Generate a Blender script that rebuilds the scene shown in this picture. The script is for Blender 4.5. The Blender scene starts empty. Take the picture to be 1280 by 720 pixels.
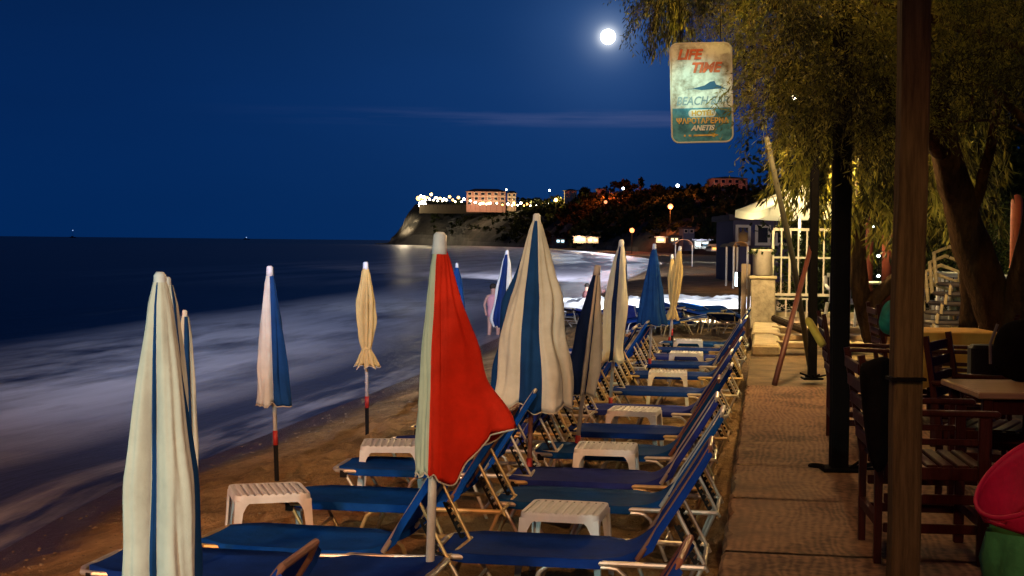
import bpy, math, random
from mathutils import Vector, Matrix, noise
random.seed(7)
sc = bpy.context.scene
col = sc.collection
R = math.radians

# ---------------------------------------------------------------- camera
FPX = 1800.0
CAM = Vector((0, 0, 1.95))
YAW, PITCH, ROLL = R(10.0), R(1.86), R(0.6)
cd = bpy.data.cameras.new('camera'); cam = bpy.data.objects.new('camera', cd); col.objects.link(cam)
cd.sensor_width = 36; cd.lens = 36*FPX/1280; cd.clip_start = .05; cd.clip_end = 30000
MC = Matrix.Rotation(YAW, 4, 'Z') @ Matrix.Rotation(R(90)-PITCH, 4, 'X') @ Matrix.Rotation(ROLL, 4, 'Z')
MC.translation = CAM
cam.matrix_world = MC
sc.camera = cam

def ray(px, py):
    return (MC.to_3x3() @ Vector(((px-640)/FPX, -(py-360)/FPX, -1)))
def at(px, py, z=0.0):
    d = ray(px, py); t = (z-CAM.z)/d.z
    return CAM + d*t
def dep(px, py, d):
    return CAM + ray(px, py)*d

# ---------------------------------------------------------------- sky (night, moon halo in the air around the moon)
MOONDIR = ray(760, 46).normalized()
w = bpy.data.worlds.new('World'); sc.world = w; w.use_nodes = True
nt = w.node_tree; nt.nodes.clear()
N = nt.nodes.new; L = nt.links.new
def mth(tree, op, a, b=None, c=None, clamp=False):
    n = tree.nodes.new('ShaderNodeMath'); n.operation = op; n.use_clamp = clamp
    for i, v in enumerate((a, b, c)):
        if v is None: continue
        if isinstance(v, (int, float)): n.inputs[i].default_value = v
        else: tree.links.new(v, n.inputs[i])
    return n.outputs[0]
out = N('ShaderNodeOutputWorld'); bg = N('ShaderNodeBackground'); bg.inputs[1].default_value = 1.0
tc = N('ShaderNodeTexCoord')
sep = N('ShaderNodeSeparateXYZ'); L(tc.outputs['Generated'], sep.inputs[0])
rmp = N('ShaderNodeValToRGB'); e = rmp.color_ramp.elements
e[0].position = 0.0; e[0].color = (0.0006, 0.019, 0.096, 1)
e[1].position = 0.45; e[1].color = (0.0015, 0.010, 0.038, 1)
x = e.new(0.10); x.color = (0.0012, 0.0185, 0.094, 1)
x = e.new(0.20); x.color = (0.0014, 0.0145, 0.070, 1)
L(mth(nt, 'MAXIMUM', sep.outputs[2], 0.0), rmp.inputs[0])
dt = N('ShaderNodeVectorMath'); dt.operation = 'DOT_PRODUCT'; L(tc.outputs['Generated'], dt.inputs[0]); dt.inputs[1].default_value = MOONDIR
dp = mth(nt, 'MAXIMUM', dt.outputs['Value'], 0.0)
def glow(p, colr):
    m = N('ShaderNodeMix'); m.data_type = 'RGBA'; m.blend_type = 'ADD'; m.inputs[0].default_value = 1
    s = N('ShaderNodeVectorMath'); s.operation = 'SCALE'; s.inputs[0].default_value = colr
    L(mth(nt, 'POWER', dp, p), s.inputs['Scale']); L(s.outputs[0], m.inputs[7]); return m
g1 = glow(50, (0.0045, 0.019, 0.055)); L(rmp.outputs[0], g1.inputs[6])
g2 = glow(900, (0.020, 0.040, 0.080)); L(g1.outputs[2], g2.inputs[6])
g3 = glow(9000, (0.14, 0.17, 0.20)); L(g2.outputs[2], g3.inputs[6])
g4 = glow(60000, (1.1, 1.1, 1.05)); L(g3.outputs[2], g4.inputs[6])
# thin streak of cloud lit by the moon
nz = N('ShaderNodeTexNoise'); nz.inputs['Scale'].default_value = 4.0; nz.inputs['Detail'].default_value = 5
mp = N('ShaderNodeMapping'); mp.inputs['Scale'].default_value = (1.5, 1.5, 26); L(tc.outputs['Generated'], mp.inputs[0]); L(mp.outputs[0], nz.inputs[0])
band = mth(nt, 'MULTIPLY', mth(nt, 'SUBTRACT', sep.outputs[2], ray(740, 148).normalized().z), 1/0.007)
band = mth(nt, 'SUBTRACT', 1.0, mth(nt, 'MULTIPLY', band, band), clamp=True)
cl = mth(nt, 'MULTIPLY', band, mth(nt, 'MULTIPLY', mth(nt, 'SUBTRACT', nz.outputs[0], 0.40), 4.5, clamp=True))
cl = mth(nt, 'MULTIPLY', cl, mth(nt, 'POWER', dp, 110))
mc = N('ShaderNodeMix'); mc.data_type = 'RGBA'; L(mth(nt, 'MULTIPLY', cl, 0.75), mc.inputs[0]); L(g4.outputs[2], mc.inputs[6]); mc.inputs[7].default_value = (0.085, 0.11, 0.25, 1)
nh = N('ShaderNodeTexNoise'); nh.inputs['Scale'].default_value = 2.2; nh.inputs['Detail'].default_value = 4
mh = N('ShaderNodeMapping'); mh.inputs['Scale'].default_value = (1, 1, 4); L(tc.outputs['Generated'], mh.inputs[0]); L(mh.outputs[0], nh.inputs[0])
sh = N('ShaderNodeVectorMath'); sh.operation = 'SCALE'; L(mc.outputs[2], sh.inputs[0]); L(mth(nt, 'ADD', 0.78, mth(nt, 'MULTIPLY', nh.outputs[0], 0.44)), sh.inputs['Scale'])
L(sh.outputs[0], bg.inputs[0]); L(bg.outputs[0], out.inputs[0])

# ---------------------------------------------------------------- light
def lamp(name, kind, loc, energy, color, size=0.2, aim=None, **kw):
    d = bpy.data.lights.new(name, kind); d.energy = energy; d.color = color
    if kind == 'SUN': d.angle = size
    elif kind in ('POINT', 'SPOT'): d.shadow_soft_size = size
    o = bpy.data.objects.new(name, d); col.objects.link(o); o.location = loc
    if aim is not None: o.rotation_euler = (Vector(aim)-Vector(loc)).to_track_quat('-Z', 'Y').to_euler()
    for k, v in kw.items(): setattr(d, k, v)
    return o
lamp('moonlight', 'SUN', (0, 0, 60), 0.16, (0.75, 0.85, 1.0), R(0.5), aim=tuple(Vector((0, 0, 60))-MOONDIR*10))
# beach floodlights behind the camera (cool), promenade lamps (warm), plus added fills
lamp('cool_floodlight', 'SPOT', (-4.2, -3.2, 2.6), 1300, (0.66, 1.0, 0.88), 0.12, aim=(-2.6, 6, 1.0), spot_size=R(30), spot_blend=0.7)
lamp('surf_fill', 'SPOT', (-1.5, -14.0, 11.0), 85000, (0.60, 0.70, 1.0), 0.3, aim=(-9.5, 37, -0.3), spot_size=R(22), spot_blend=1.0)  # added spot behind the camera to brighten the foam
lamp('bay_fill', 'SPOT', (-8, 66, 8.0), 80000, (0.88, 0.86, 1.0), 0.3, aim=(-18, 125, -0.3), spot_size=R(50), spot_blend=0.9)  # added spot over the bay to brighten its far foam, no fixture
lamp('warm_floodlight', 'SPOT', (1.3, -1.2, 3.0), 900, (1.0, 0.60, 0.30), 0.12, aim=(-3.1, 6.8, 0.6), spot_size=R(44), spot_blend=0.6)
lamp('warm_row_light', 'SPOT', (-1.6, -3.0, 5.0), 800, (1.0, 0.74, 0.50), 0.12, aim=(-1.6, 9, 0.3), spot_size=R(34), spot_blend=0.8)
lamp('orange_lamp', 'SPOT', (-5.9, -1.0, 4.6), 3600, (1.0, 0.36, 0.12), 0.15, aim=(-5.6, 8.0, 0), spot_size=R(54), spot_blend=0.9)
lamp('walkway_lamp', 'SPOT', (0.25, 0.9, 3.6), 250, (1.0, 0.30, 0.09), 0.06, aim=(0.15, 6.0, 0.45), spot_size=R(56), spot_blend=0.9)
lamp('post_light', 'SPOT', (1.9, 1.6, 2.4), 70, (1.0, 0.74, 0.30), 0.06, aim=(0.5, 5.4, 1.9), spot_size=R(20), spot_blend=0.9)  # added spot to brighten the timber post, no lamp there
lamp('terrace_lamp_light', 'POINT', (0.9, 20.0, 3.0), 900, (1.0, 0.66, 0.25), 0.10)
lamp('row_lamp_light', 'POINT', (0.35, 14.6, 3.2), 330, (1.0, 0.60, 0.24), 0.08)
lamp('near_row_fill', 'POINT', (-0.9, 8.4, 4.2), 150, (1.0, 0.58, 0.22), 0.08)  # unseen lamp added above the loungers to brighten the near row
lamp('far_row_fill', 'POINT', (0.0, 25.0, 3.0), 420, (1.0, 0.72, 0.36), 0.08)  # added to brighten the far jumble of loungers, no fixture
lamp('tree_lamp_light', 'SPOT', (0.25, 8.3, 4.7), 2900, (1.0, 0.70, 0.15), 0.05, aim=tuple(dep(935, -20, 11.5)), spot_size=R(56), spot_blend=0.9)
lamp('tree_lamp_light', 'SPOT', (2.3, 6.2, 4.6), 330, (1.0, 0.62, 0.14), 0.05, aim=tuple(dep(1200, -20, 10.5)), spot_size=R(56), spot_blend=0.9)
sc.view_settings.view_transform = 'Standard'; sc.view_settings.look = 'None'
sc.view_settings.exposure = 0.0; sc.view_settings.gamma = 1.0
sc.cycles.max_bounces = 5; sc.cycles.use_denoising = True
sc.cycles.sample_clamp_indirect = 3.0

# ---------------------------------------------------------------- materials
MATS = {}
def mat(name, color, rough=0.6, metal=0.0, var=0.0, vscale=6.0, bump=0.0, bscale=30.0, emis=None, estr=0.0, col2=None, spec=0.5, stretch=None, trans=0.0):
    if name in MATS: return MATS[name]
    m = bpy.data.materials.new(name); m.use_nodes = True; MATS[name] = m
    t = m.node_tree; b = t.nodes['Principled BSDF']
    b.inputs['Roughness'].default_value = rough; b.inputs['Metallic'].default_value = metal
    b.inputs['Specular IOR Level'].default_value = spec
    c = (*color, 1)
    b.inputs['Base Color'].default_value = c
    tcn = t.nodes.new('ShaderNodeTexCoord'); src = tcn.outputs['Object']
    if stretch:
        mpn = t.nodes.new('ShaderNodeMapping'); mpn.inputs['Scale'].default_value = stretch
        t.links.new(src, mpn.inputs[0]); src = mpn.outputs[0]
    if var or col2:
        n = t.nodes.new('ShaderNodeTexNoise'); n.inputs['Scale'].default_value = vscale; n.inputs['Detail'].default_value = 6
        n.inputs['Roughness'].default_value = 0.65
        t.links.new(src, n.inputs[0])
        r = t.nodes.new('ShaderNodeValToRGB'); r.color_ramp.elements[0].position = .32; r.color_ramp.elements[1].position = .68
        c2 = col2 if col2 else tuple(min(1, v*(1+var)) for v in color)
        c1 = color if col2 else tuple(v*(1-var) for v in color)
        r.color_ramp.elements[0].color = (*c1, 1); r.color_ramp.elements[1].color = (*c2, 1)
        t.links.new(n.outputs[0], r.inputs[0]); t.links.new(r.outputs[0], b.inputs['Base Color'])
    if bump:
        n2 = t.nodes.new('ShaderNodeTexNoise'); n2.inputs['Scale'].default_value = bscale; n2.inputs['Detail'].default_value = 5
        t.links.new(src, n2.inputs[0])
        bp = t.nodes.new('ShaderNodeBump'); bp.inputs['Strength'].default_value = bump; bp.inputs['Distance'].default_value = .02
        t.links.new(n2.outputs[0], bp.inputs['Height']); t.links.new(bp.outputs[0], b.inputs['Normal'])
    if emis:
        b.inputs['Emission Color'].default_value = (*emis, 1); b.inputs['Emission Strength'].default_value = estr
    if trans:
        b.inputs['Transmission Weight'].default_value = trans
    return m

cream = mat('cream_cloth', (.56, .55, .48), .9, var=.14, vscale=4, bump=.6, bscale=9, spec=.1)
yelcloth = mat('yellow_cloth', (.52, .36, .13), .9, var=.15, vscale=5, bump=.4, bscale=14, spec=.1)
bluecloth = mat('blue_cloth', (.008, .045, .16), .9, var=.2, vscale=5, bump=.3, bscale=9, spec=.1)
navycloth = mat('navy_cloth', (.006, .02, .09), .9, var=.2, vscale=5, bump=.3, bscale=9, spec=.1)
redcloth = mat('red_cloth', (.52, .020, .006), .85, var=.22, vscale=5, bump=.9, bscale=9, spec=.12)
hemcloth = mat('pale_hem', (.50, .44, .34), .9, var=.2)
slingA = mat('navy_sling', (.006, .030, .19), .75, var=.22, vscale=5, bump=.15, bscale=60, spec=.04)
slingB = mat('teal_sling', (.006, .045, .17), .75, var=.22, vscale=5, bump=.15, bscale=60, spec=.04)
slingC = mat('violet_sling', (.018, .030, .19), .75, var=.22, vscale=5, bump=.15, bscale=60, spec=.04)
slingD = mat('royal_sling', (.004, .050, .27), .75, var=.22, vscale=5, bump=.15, bscale=60, spec=.04)
alu = mat('aluminium_tube', (.52, .48, .42), .38, metal=.55, var=.18, vscale=9)
browntube = mat('brown_tube', (.20, .085, .05), .5, metal=.2, var=.2)
rubber = mat('black_plastic', (.009, .008, .008), .75, spec=.1)
blackpaint = mat('black_paint', (.0035, .003, .003), .9, var=.3, spec=.08)
whiteplastic = mat('white_plastic', (.64, .65, .66), .5, var=.12, vscale=8, spec=.4)
whitepole = mat('white_pole', (.58, .55, .48), .45, var=.15, vscale=12)
redtape = mat('red_band', (.35, .02, .015), .5)
rustpole = mat('faded_red_pole', (.42, .18, .12), .6, var=.3, vscale=10)
woodred = mat('dark_red_wood', (.034, .0055, .0022), .6, var=.35, vscale=5, stretch=(12, 1, 1), bump=.2, spec=.12)
postwood = mat('post_wood', (.085, .060, .026), .85, var=.45, vscale=5, stretch=(9, 9, .6), bump=.6, bscale=40, spec=.08)
bark = mat('bark', (.040, .023, .011), .95, var=.5, vscale=5, stretch=(3, 3, .8), bump=1.0, bscale=16, spec=.1)
stone = mat('stone', (.34, .27, .17), .9, var=.35, vscale=8, bump=.8, bscale=14)
palestone = mat('pale_stone', (.46, .36, .20), .9, var=.2, vscale=5, bump=.5, bscale=18)

# ---------------------------------------------------------------- object helpers
class MB:
    def __init__(s): s.v = []; s.f = []; s.m = []
    def add(s, vs, fs, mi=0):
        o = len(s.v); s.v += [tuple(v) for v in vs]; s.f += [tuple(i+o for i in f) for f in fs]
        s.m += [mi]*len(fs); return s
    def box(s, c, sz, rot=None, mi=0, bev=0.0):
        hx, hy, hz = sz[0]/2, sz[1]/2, sz[2]/2
        M = rot if rot is not None else Matrix.Identity(3)
        if isinstance(rot, (int, float)): M = Matrix.Rotation(rot, 3, 'Z')
        c = Vector(c)
        if bev <= 0:
            vs = [c + M @ Vector((a*hx, b*hy, d*hz)) for a in (-1, 1) for b in (-1, 1) for d in (-1, 1)]
            fs = [(0, 1, 3, 2), (4, 6, 7, 5), (0, 4, 5, 1), (2, 3, 7, 6), (0, 2, 6, 4), (1, 5, 7, 3)]
            return s.add(vs, fs, mi)
        b = min(bev, hx*.9, hy*.9, hz*.9)
        rings = []
        for (z, ins) in ((-hz, b), (-hz+b, 0), (hz-b, 0), (hz, b)):
            X, Y = hx-ins, hy-ins; k = b*.8
            rings.append([(-X+k, -Y, z), (X-k, -Y, z), (X, -Y+k, z), (X, Y-k, z), (X-k, Y, z), (-X+k, Y, z), (-X, Y-k, z), (-X, -Y+k, z)])
        vs = [c + M @ Vector(p) for r in rings for p in r]; fs = [tuple(range(7, -1, -1)), tuple(range(24, 32))]
        for r in range(3):
            for i in range(8):
                j = (i+1) % 8; fs.append((r*8+i, r*8+j, r*8+8+j, r*8+8+i))
        return s.add(vs, fs, mi)
    def tube(s, pts, r, n=8, mi=0, cap=True, closed=False):
        pts = [Vector(p) for p in pts]; rs = r if isinstance(r, (list, tuple)) else [r]*len(pts)
        K = len(pts); vs = []; up = None
        for i, p in enumerate(pts):
            if closed: t = (pts[(i+1) % K]-pts[i-1])
            else: t = pts[min(i+1, K-1)]-pts[max(i-1, 0)]
            t.normalize()
            if up is None: up = t.orthogonal().normalized()
            up = (up - t*up.dot(t)); up = up.normalized() if up.length > 1e-6 else t.orthogonal().normalized()
            sd = t.cross(up)
            for k in range(n):
                a = 2*math.pi*k/n; vs.append(p + (up*math.cos(a)+sd*math.sin(a))*rs[i])
        fs = []
        for i in range(K if closed else K-1):
            i2 = (i+1) % K
            for k in range(n):
                k2 = (k+1) % n; fs.append((i*n+k, i*n+k2, i2*n+k2, i2*n+k))
        if cap and not closed: fs.append(tuple(range(n-1, -1, -1))); fs.append(tuple((K-1)*n+k for k in range(n)))
        return s.add(vs, fs, mi)
    def lathe(s, prof, c=(0, 0, 0), n=16, mi=0):
        c = Vector(c); vs = []
        for (r, z) in prof:
            for k in range(n):
                a = 2*math.pi*k/n; vs.append(c+Vector((r*math.cos(a), r*math.sin(a), z)))
        fs = []
        for i in range(len(prof)-1):
            for k in range(n):
                k2 = (k+1) % n; fs.append((i*n+k, i*n+k2, (i+1)*n+k2, (i+1)*n+k))
        fs.append(tuple(range(n-1, -1, -1))); fs.append(tuple((len(prof)-1)*n+k for k in range(n)))
        return s.add(vs, fs, mi)
    def prism(s, outline, y0, y1, mi=0):      # outline in x,z extruded along y
        n = len(outline); vs = [(a, y0, b) for a, b in outline]+[(a, y1, b) for a, b in outline]
        fs = [tuple(range(n)), tuple(range(2*n-1, n-1, -1))]
        for i in range(n):
            j = (i+1) % n; fs.append((i, i+n, j+n, j))
        return s.add(vs, fs, mi)
    def mesh(s, name, mats, smooth=False):
        me = bpy.data.meshes.new(name); me.from_pydata(s.v, [], s.f)
        for m in (mats if isinstance(mats, (list, tuple)) else [mats]): me.materials.append(m)
        me.polygons.foreach_set('material_index', s.m)
        if smooth: me.polygons.foreach_set('use_smooth', [True]*len(s.f))
        me.update(); return me
    def build(s, name, mats, parent=None, smooth=False, loc=(0, 0, 0)):
        o = bpy.data.objects.new(name, s.mesh(name, mats, smooth)); col.objects.link(o)
        if parent is not None: o.parent = parent
        o.location = loc; return o
def link(name, me, parent=None, loc=(0, 0, 0)):
    o = bpy.data.objects.new(name, me); col.objects.link(o); o.parent = parent; o.location = loc; return o
def tag(o, label=None, cat=None, group=None, kind=None):
    if label: o['label'] = label
    if cat: o['category'] = cat
    if group: o['group'] = group
    if kind: o['kind'] = kind
    return o
def empty(name, loc, rz=0.0, label=None, cat=None, group=None):
    o = bpy.data.objects.new(name, None); col.objects.link(o); o.location = loc; o.rotation_euler = (0, 0, rz)
    o.empty_display_size = .1
    return tag(o, label, cat, group)
def copy_tree(o, parent=None):
    c = o.copy(); col.objects.link(c); c.parent = parent
    for ch in list(kids.get(o.name, [])) or [k for k in col.objects if k.parent == o]:
        copy_tree(ch, c)
    return c
kids = {}
def interp(tab, x):
    if x <= tab[0][0]: return tab[0][1]
    for (a, b), (c, d) in zip(tab, tab[1:]):
        if x <= c:
            t = (x-a)/(c-a); return b+(d-b)*t
    return tab[-1][1]
def rounded(w, h, r, n=5):
    pts = []
    for (cx, cy, a0) in ((w/2-r, h/2-r, 0), (-w/2+r, h/2-r, 90), (-w/2+r, -h/2+r, 180), (w/2-r, -h/2+r, 270)):
        for k in range(n+1):
            a = R(a0+90*k/n); pts.append((cx+r*math.cos(a), cy+r*math.sin(a)))
    return pts

# ---------------------------------------------------------------- shoreline, sand, sea
SEA = -0.30
shpx = [(0, 690), (60, 655), (150, 608), (260, 572), (400, 517), (520, 470), (600, 433), (690, 392), (765, 352), (822, 329)]
SH = [(-30, -6.5), (4, -5.9)]
for p in shpx:
    q = at(*p, SEA); SH.append((q.y, q.x))
for (px, d) in ((800, 210), (735, 330), (690, 470), (650, 600)):
    q = dep(px, 300, d); SH.append((q.y, q.x))
SH.sort()
def xs(Y): return interp(SH, Y)
def ground_z(s):
    if s < 0: return SEA + s*0.06
    t = min(1, s/2.0); return SEA*(1-t*t*(3-2*t))

msand = mat('sand', (.27, .155, .072), .95, spec=.25)
t = msand.node_tree; b = t.nodes['Principled BSDF']
tcn = t.nodes.new('ShaderNodeTexCoord')
n1 = t.nodes.new('ShaderNodeTexNoise'); n1.inputs['Scale'].default_value = .9; n1.inputs['Detail'].default_value = 8; t.links.new(tcn.outputs['Object'], n1.inputs[0])
n2 = t.nodes.new('ShaderNodeTexNoise'); n2.inputs['Scale'].default_value = 9; n2.inputs['Detail'].default_value = 8; n2.inputs['Roughness'].default_value = .7; t.links.new(tcn.outputs['Object'], n2.inputs[0])
n3 = t.nodes.new('ShaderNodeTexNoise'); n3.inputs['Scale'].default_value = 90; n3.inputs['Detail'].default_value = 3; t.links.new(tcn.outputs['Object'], n3.inputs[0])
r1 = t.nodes.new('ShaderNodeValToRGB'); r1.color_ramp.elements[0].color = (.20, .125, .055, 1); r1.color_ramp.elements[1].color = (.55, .35, .16, 1)
r1.color_ramp.elements[0].position = .41; r1.color_ramp.elements[1].position = .60
mixn = mth(t, 'ADD', mth(t, 'MULTIPLY', n1.outputs[0], .45), mth(t, 'ADD', mth(t, 'MULTIPLY', n2.outputs[0], .35), mth(t, 'MULTIPLY', n3.outputs[0], .2)))
t.links.new(mixn, r1.inputs[0])
sp = t.nodes.new('ShaderNodeSeparateXYZ'); t.links.new(tcn.outputs['Object'], sp.inputs[0])
wet = mth(t, 'MULTIPLY', mth(t, 'SUBTRACT', mth(t, 'ADD', SEA+.035, mth(t, 'MULTIPLY', n1.outputs[0], .06)), sp.outputs[2]), 1/.05, clamp=True)
mx = t.nodes.new('ShaderNodeMix'); mx.data_type = 'RGBA'; t.links.new(wet, mx.inputs[0]); t.links.new(r1.outputs[0], mx.inputs[6]); mx.inputs[7].default_value = (.07, .04, .03, 1)
t.links.new(mx.outputs[2], b.inputs['Base Color'])
t.links.new(mth(t, 'SUBTRACT', .95, mth(t, 'MULTIPLY', wet, .62)), b.inputs['Roughness'])
bp = t.nodes.new('ShaderNodeBump'); bp.inputs['Distance'].default_value = .10; bp.inputs['Strength'].default_value = 1.0
t.links.new(mth(t, 'ADD', n2.outputs[0], mth(t, 'MULTIPLY', n3.outputs[0], .25)), bp.inputs['Height']); t.links.new(bp.outputs[0], b.inputs['Normal'])

Ys = []; y = -14.0
while y < 900: Ys.append(y); y += .07 if 5 < y < 17 else max(.16, abs(y)*.02)
Ss = [-30, -12, -6, -3, -1.5, -.8, -.4] + [i*.07 for i in range(0, 96)]
v = Ss[-1]
while v < 900: v += max(.3, v*.09); Ss.append(v)
FP = {}
rf = random.Random(11)
for tr in range(95):      # trails of footprints and scattered scuffs
    fx, fy = rf.uniform(-6.5, .0), rf.uniform(5, 22); hd = rf.uniform(0, 6.28)
    for st in range(rf.randint(3, 12)):
        fx += math.cos(hd)*.42; fy += math.sin(hd)*.42; hd += rf.uniform(-.25, .25)
        sx_, sy_ = fx+math.cos(hd+1.57)*.09*(-1)**st, fy+math.sin(hd+1.57)*.09*(-1)**st
        FP.setdefault((int(sx_//.5), int(sy_//.5)), []).append((sx_, sy_, hd, rf.uniform(.025, .05)))
def dent(X, Y):
    z = 0; ix, iy = int(X//.5), int(Y//.5)
    for a in (-1, 0, 1):
        for c in (-1, 0, 1):
            for (fx, fy, hd, dp_) in FP.get((ix+a, iy+c), ()):
                dx, dy = X-fx, Y-fy; u = (dx*math.cos(hd)+dy*math.sin(hd))/.15; v = (-dx*math.sin(hd)+dy*math.cos(hd))/.075
                q = u*u+v*v
                if q < 6: z += dp_*(-math.exp(-q)+.55*math.exp(-(math.sqrt(q)-1.7)**2*4))
    return z
m = MB(); W = len(Ss); vs = []; fs = []
for j, Y in enumerate(Ys):
    for s in Ss:
        X = xs(Y)+s; z = ground_z(s*(.9 if Y < 60 else .6))
        if s > .3 and Y < 45:
            k = min(1, (s-.3)/1.5)
            z += k*(.045*noise.noise(Vector((X*1.7, Y*1.7, 0)))+.045*noise.noise(Vector((X*4.2, Y*4.2, 3))))
            h = noise.noise(Vector((X*7, Y*7, 8)))
            if X < 0 and 4.5 < Y < 24: z += k*dent(X, Y)
            z -= k*.07*max(0, h-.12)
        if X > -.3: z = min(z, 0.0)
        vs.append((X, Y, z))
for j in range(len(Ys)-1):
    for i in range(W-1): fs.append((j*W+i, j*W+i+1, (j+1)*W+i+1, (j+1)*W+i))
m.add(vs, fs)
tag(m.build('beach_sand', msand, smooth=True), kind='structure')
mf = mat('seabed', (.05, .04, .04), .9)
tag(MB().add([(-12000, -300, -2.4), (12000, -300, -2.4), (12000, 12000, -2.4), (-12000, 12000, -2.4)], [(0, 1, 2, 3)]).build('ground', mf), kind='structure')

def mball(mb, c, r, sq=.6, n=6):
    c = Vector(c); vs = [c+Vector((0, 0, r*sq))]; 
    for (zz, rr_) in ((.5, .87), (-.2, .98)):
        for k in range(n):
            a = 6.2832*k/n; q = rr_*r*rf.uniform(.75, 1.2); vs.append(c+Vector((q*math.cos(a), q*math.sin(a), zz*r*sq)))
    fs = [(0, 1+k, 1+(k+1) % n) for k in range(n)]+[(1+k, 1+n+k, 1+n+(k+1) % n, 1+(k+1) % n) for k in range(n)]
    mb.add(vs, fs)
m = MB()
for i in range(900):
    Y = 4.8+rf.random()**1.6*20; s_v = abs(rf.gauss(0, 1))*2.6 if i % 3 else rf.gauss(.5, .22)
    X = xs(Y)+s_v
    if X > -.3: continue
    z = ground_z(s_v*.9)+(dent(X, Y) if s_v > .3 else 0)+.002
    mball(m, (X, Y, z), rf.choice((.006, .008, .011, .015)))
tag(m.build('pebbles', mat('pebble', (.12, .085, .05), .9, col2=(.32, .24, .15), vscale=5)), 'small pebbles, shells and litter scattered over the sand', 'pebbles', kind='stuff')

# sea: radial sheet with the distance to the shore stored on it
msea = bpy.data.materials.new('sea_water'); msea.use_nodes = True; t = msea.node_tree; b = t.nodes['Principled BSDF']
b.inputs['Base Color'].default_value = (.004, .010, .035, 1); b.inputs['Roughness'].default_value = .34; b.inputs['IOR'].default_value = 1.33
tcn = t.nodes.new('ShaderNodeTexCoord')
at_ = t.nodes.new('ShaderNodeAttribute'); at_.attribute_name = 'shore'
s_ = at_.outputs['Fac']
comb = t.nodes.new('ShaderNodeAttribute'); comb.attribute_name = 'flow'
def nzs(scale, detail, sc_, rough=.6):
    mpn = t.nodes.new('ShaderNodeMapping'); mpn.inputs['Scale'].default_value = sc_; t.links.new(comb.outputs['Vector'], mpn.inputs[0])
    n = t.nodes.new('ShaderNodeTexNoise'); n.inputs['Scale'].default_value = scale; n.inputs['Detail'].default_value = detail; n.inputs['Roughness'].default_value = rough
    t.links.new(mpn.outputs[0], n.inputs[0]); return n.outputs[0]
nA = nzs(1, 6, (.16, .06, 1)); nB = nzs(1, 7, (.9, .16, 1), .65); nC = nzs(1, 6, (2.6, .3, 1), .6)
def bandf(center, width):
    d = mth(t, 'DIVIDE', mth(t, 'SUBTRACT', s_, center), width)
    return mth(t, 'SUBTRACT', 1.0, mth(t, 'MULTIPLY', d, d), clamp=True)
b1 = bandf(6.0, 4.6); b2 = bandf(2.0, 2.6)
rag = mth(t, 'MULTIPLY', mth(t, 'SUBTRACT', mth(t, 'ADD', mth(t, 'MULTIPLY', nA, .8), mth(t, 'MULTIPLY', nB, .75)), .56), 4.2, clamp=True)
foam = mth(t, 'MULTIPLY', mth(t, 'MULTIPLY', b1, rag), mth(t, 'ADD', .55, mth(t, 'MULTIPLY', nC, .75)))
foam = mth(t, 'ADD', foam, mth(t, 'MULTIPLY', b2, .07))
spy = t.nodes.new('ShaderNodeSeparateXYZ'); t.links.new(comb.outputs['Vector'], spy.inputs[0])
farm = mth(t, 'MULTIPLY', mth(t, 'SUBTRACT', spy.outputs[1], 62.0), 1/25.0, clamp=True)
nD = nzs(1, 6, (.35, .035, 1), .6)
foam = mth(t, 'ADD', foam, mth(t, 'MULTIPLY', mth(t, 'MULTIPLY', farm, bandf(8, 30)), mth(t, 'MULTIPLY', mth(t, 'SUBTRACT', nD, .38), 2.6, clamp=True)))
far_streak = mth(t, 'MULTIPLY', mth(t, 'MULTIPLY', mth(t, 'SUBTRACT', nB, .56), 5, clamp=True), mth(t, 'MULTIPLY', bandf(20, 26), .10))
foam = mth(t, 'ADD', foam, far_streak)
foam = mth(t, 'ADD', foam, mth(t, 'MULTIPLY', bandf(.35, .55), mth(t, 'MULTIPLY', mth(t, 'SUBTRACT', nC, .42), 1.6, clamp=True)))
foam = mth(t, 'MULTIPLY', foam, 1.0, clamp=True)
df = t.nodes.new('ShaderNodeBsdfDiffuse'); df.inputs['Color'].default_value = (.78, .78, .86, 1)
ms = t.nodes.new('ShaderNodeMixShader'); t.links.new(mth(t, 'MULTIPLY', foam, .95), ms.inputs[0]); t.links.new(b.outputs[0], ms.inputs[1]); t.links.new(df.outputs[0], ms.inputs[2])
t.links.new(ms.outputs[0], t.nodes['Material Output'].inputs[0])
bp = t.nodes.new('ShaderNodeBump'); bp.inputs['Distance'].default_value = .25; bp.inputs['Strength'].default_value = .35
t.links.new(mth(t, 'ADD', nB, mth(t, 'MULTIPLY', nC, .4)), bp.inputs['Height']); t.links.new(bp.outputs[0], b.inputs['Normal'])
az0, az1, NA = R(60), R(250), 300
rr = []; r = 3.0
while r < 14000: rr.append(r); r *= 1.033
vs = []; fs = []; shore = []; flow = []
AL = 0
for r in rr:
    for k in range(NA+1):
        a = az0+(az1-az0)*k/NA
        X, Y = r*math.cos(a), r*math.sin(a)
        sd = (xs(Y)-X)
        sl = (xs(Y+.5+abs(Y)*.02)-xs(Y-.5-abs(Y)*.02))/(1+abs(Y)*.04)
        sd *= 1/math.sqrt(1+sl*sl)
        z = SEA
        if sd > 2 and r < 300: z += .035*math.sin(sd*.9+noise.noise(Vector((X*.1, Y*.1, 0)))*3)*math.exp(-abs(sd-8)/10)
        vs.append((X, Y, z)); shore.append(sd); flow.append((sd, Y, 0))
for j in range(len(rr)-1):
    for k in range(NA): fs.append((j*(NA+1)+k, j*(NA+1)+k+1, (j+1)*(NA+1)+k+1, (j+1)*(NA+1)+k))
me = bpy.data.meshes.new('sea'); me.from_pydata(vs, [], fs); me.materials.append(msea)
me.polygons.foreach_set('use_smooth', [True]*len(fs))
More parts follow.
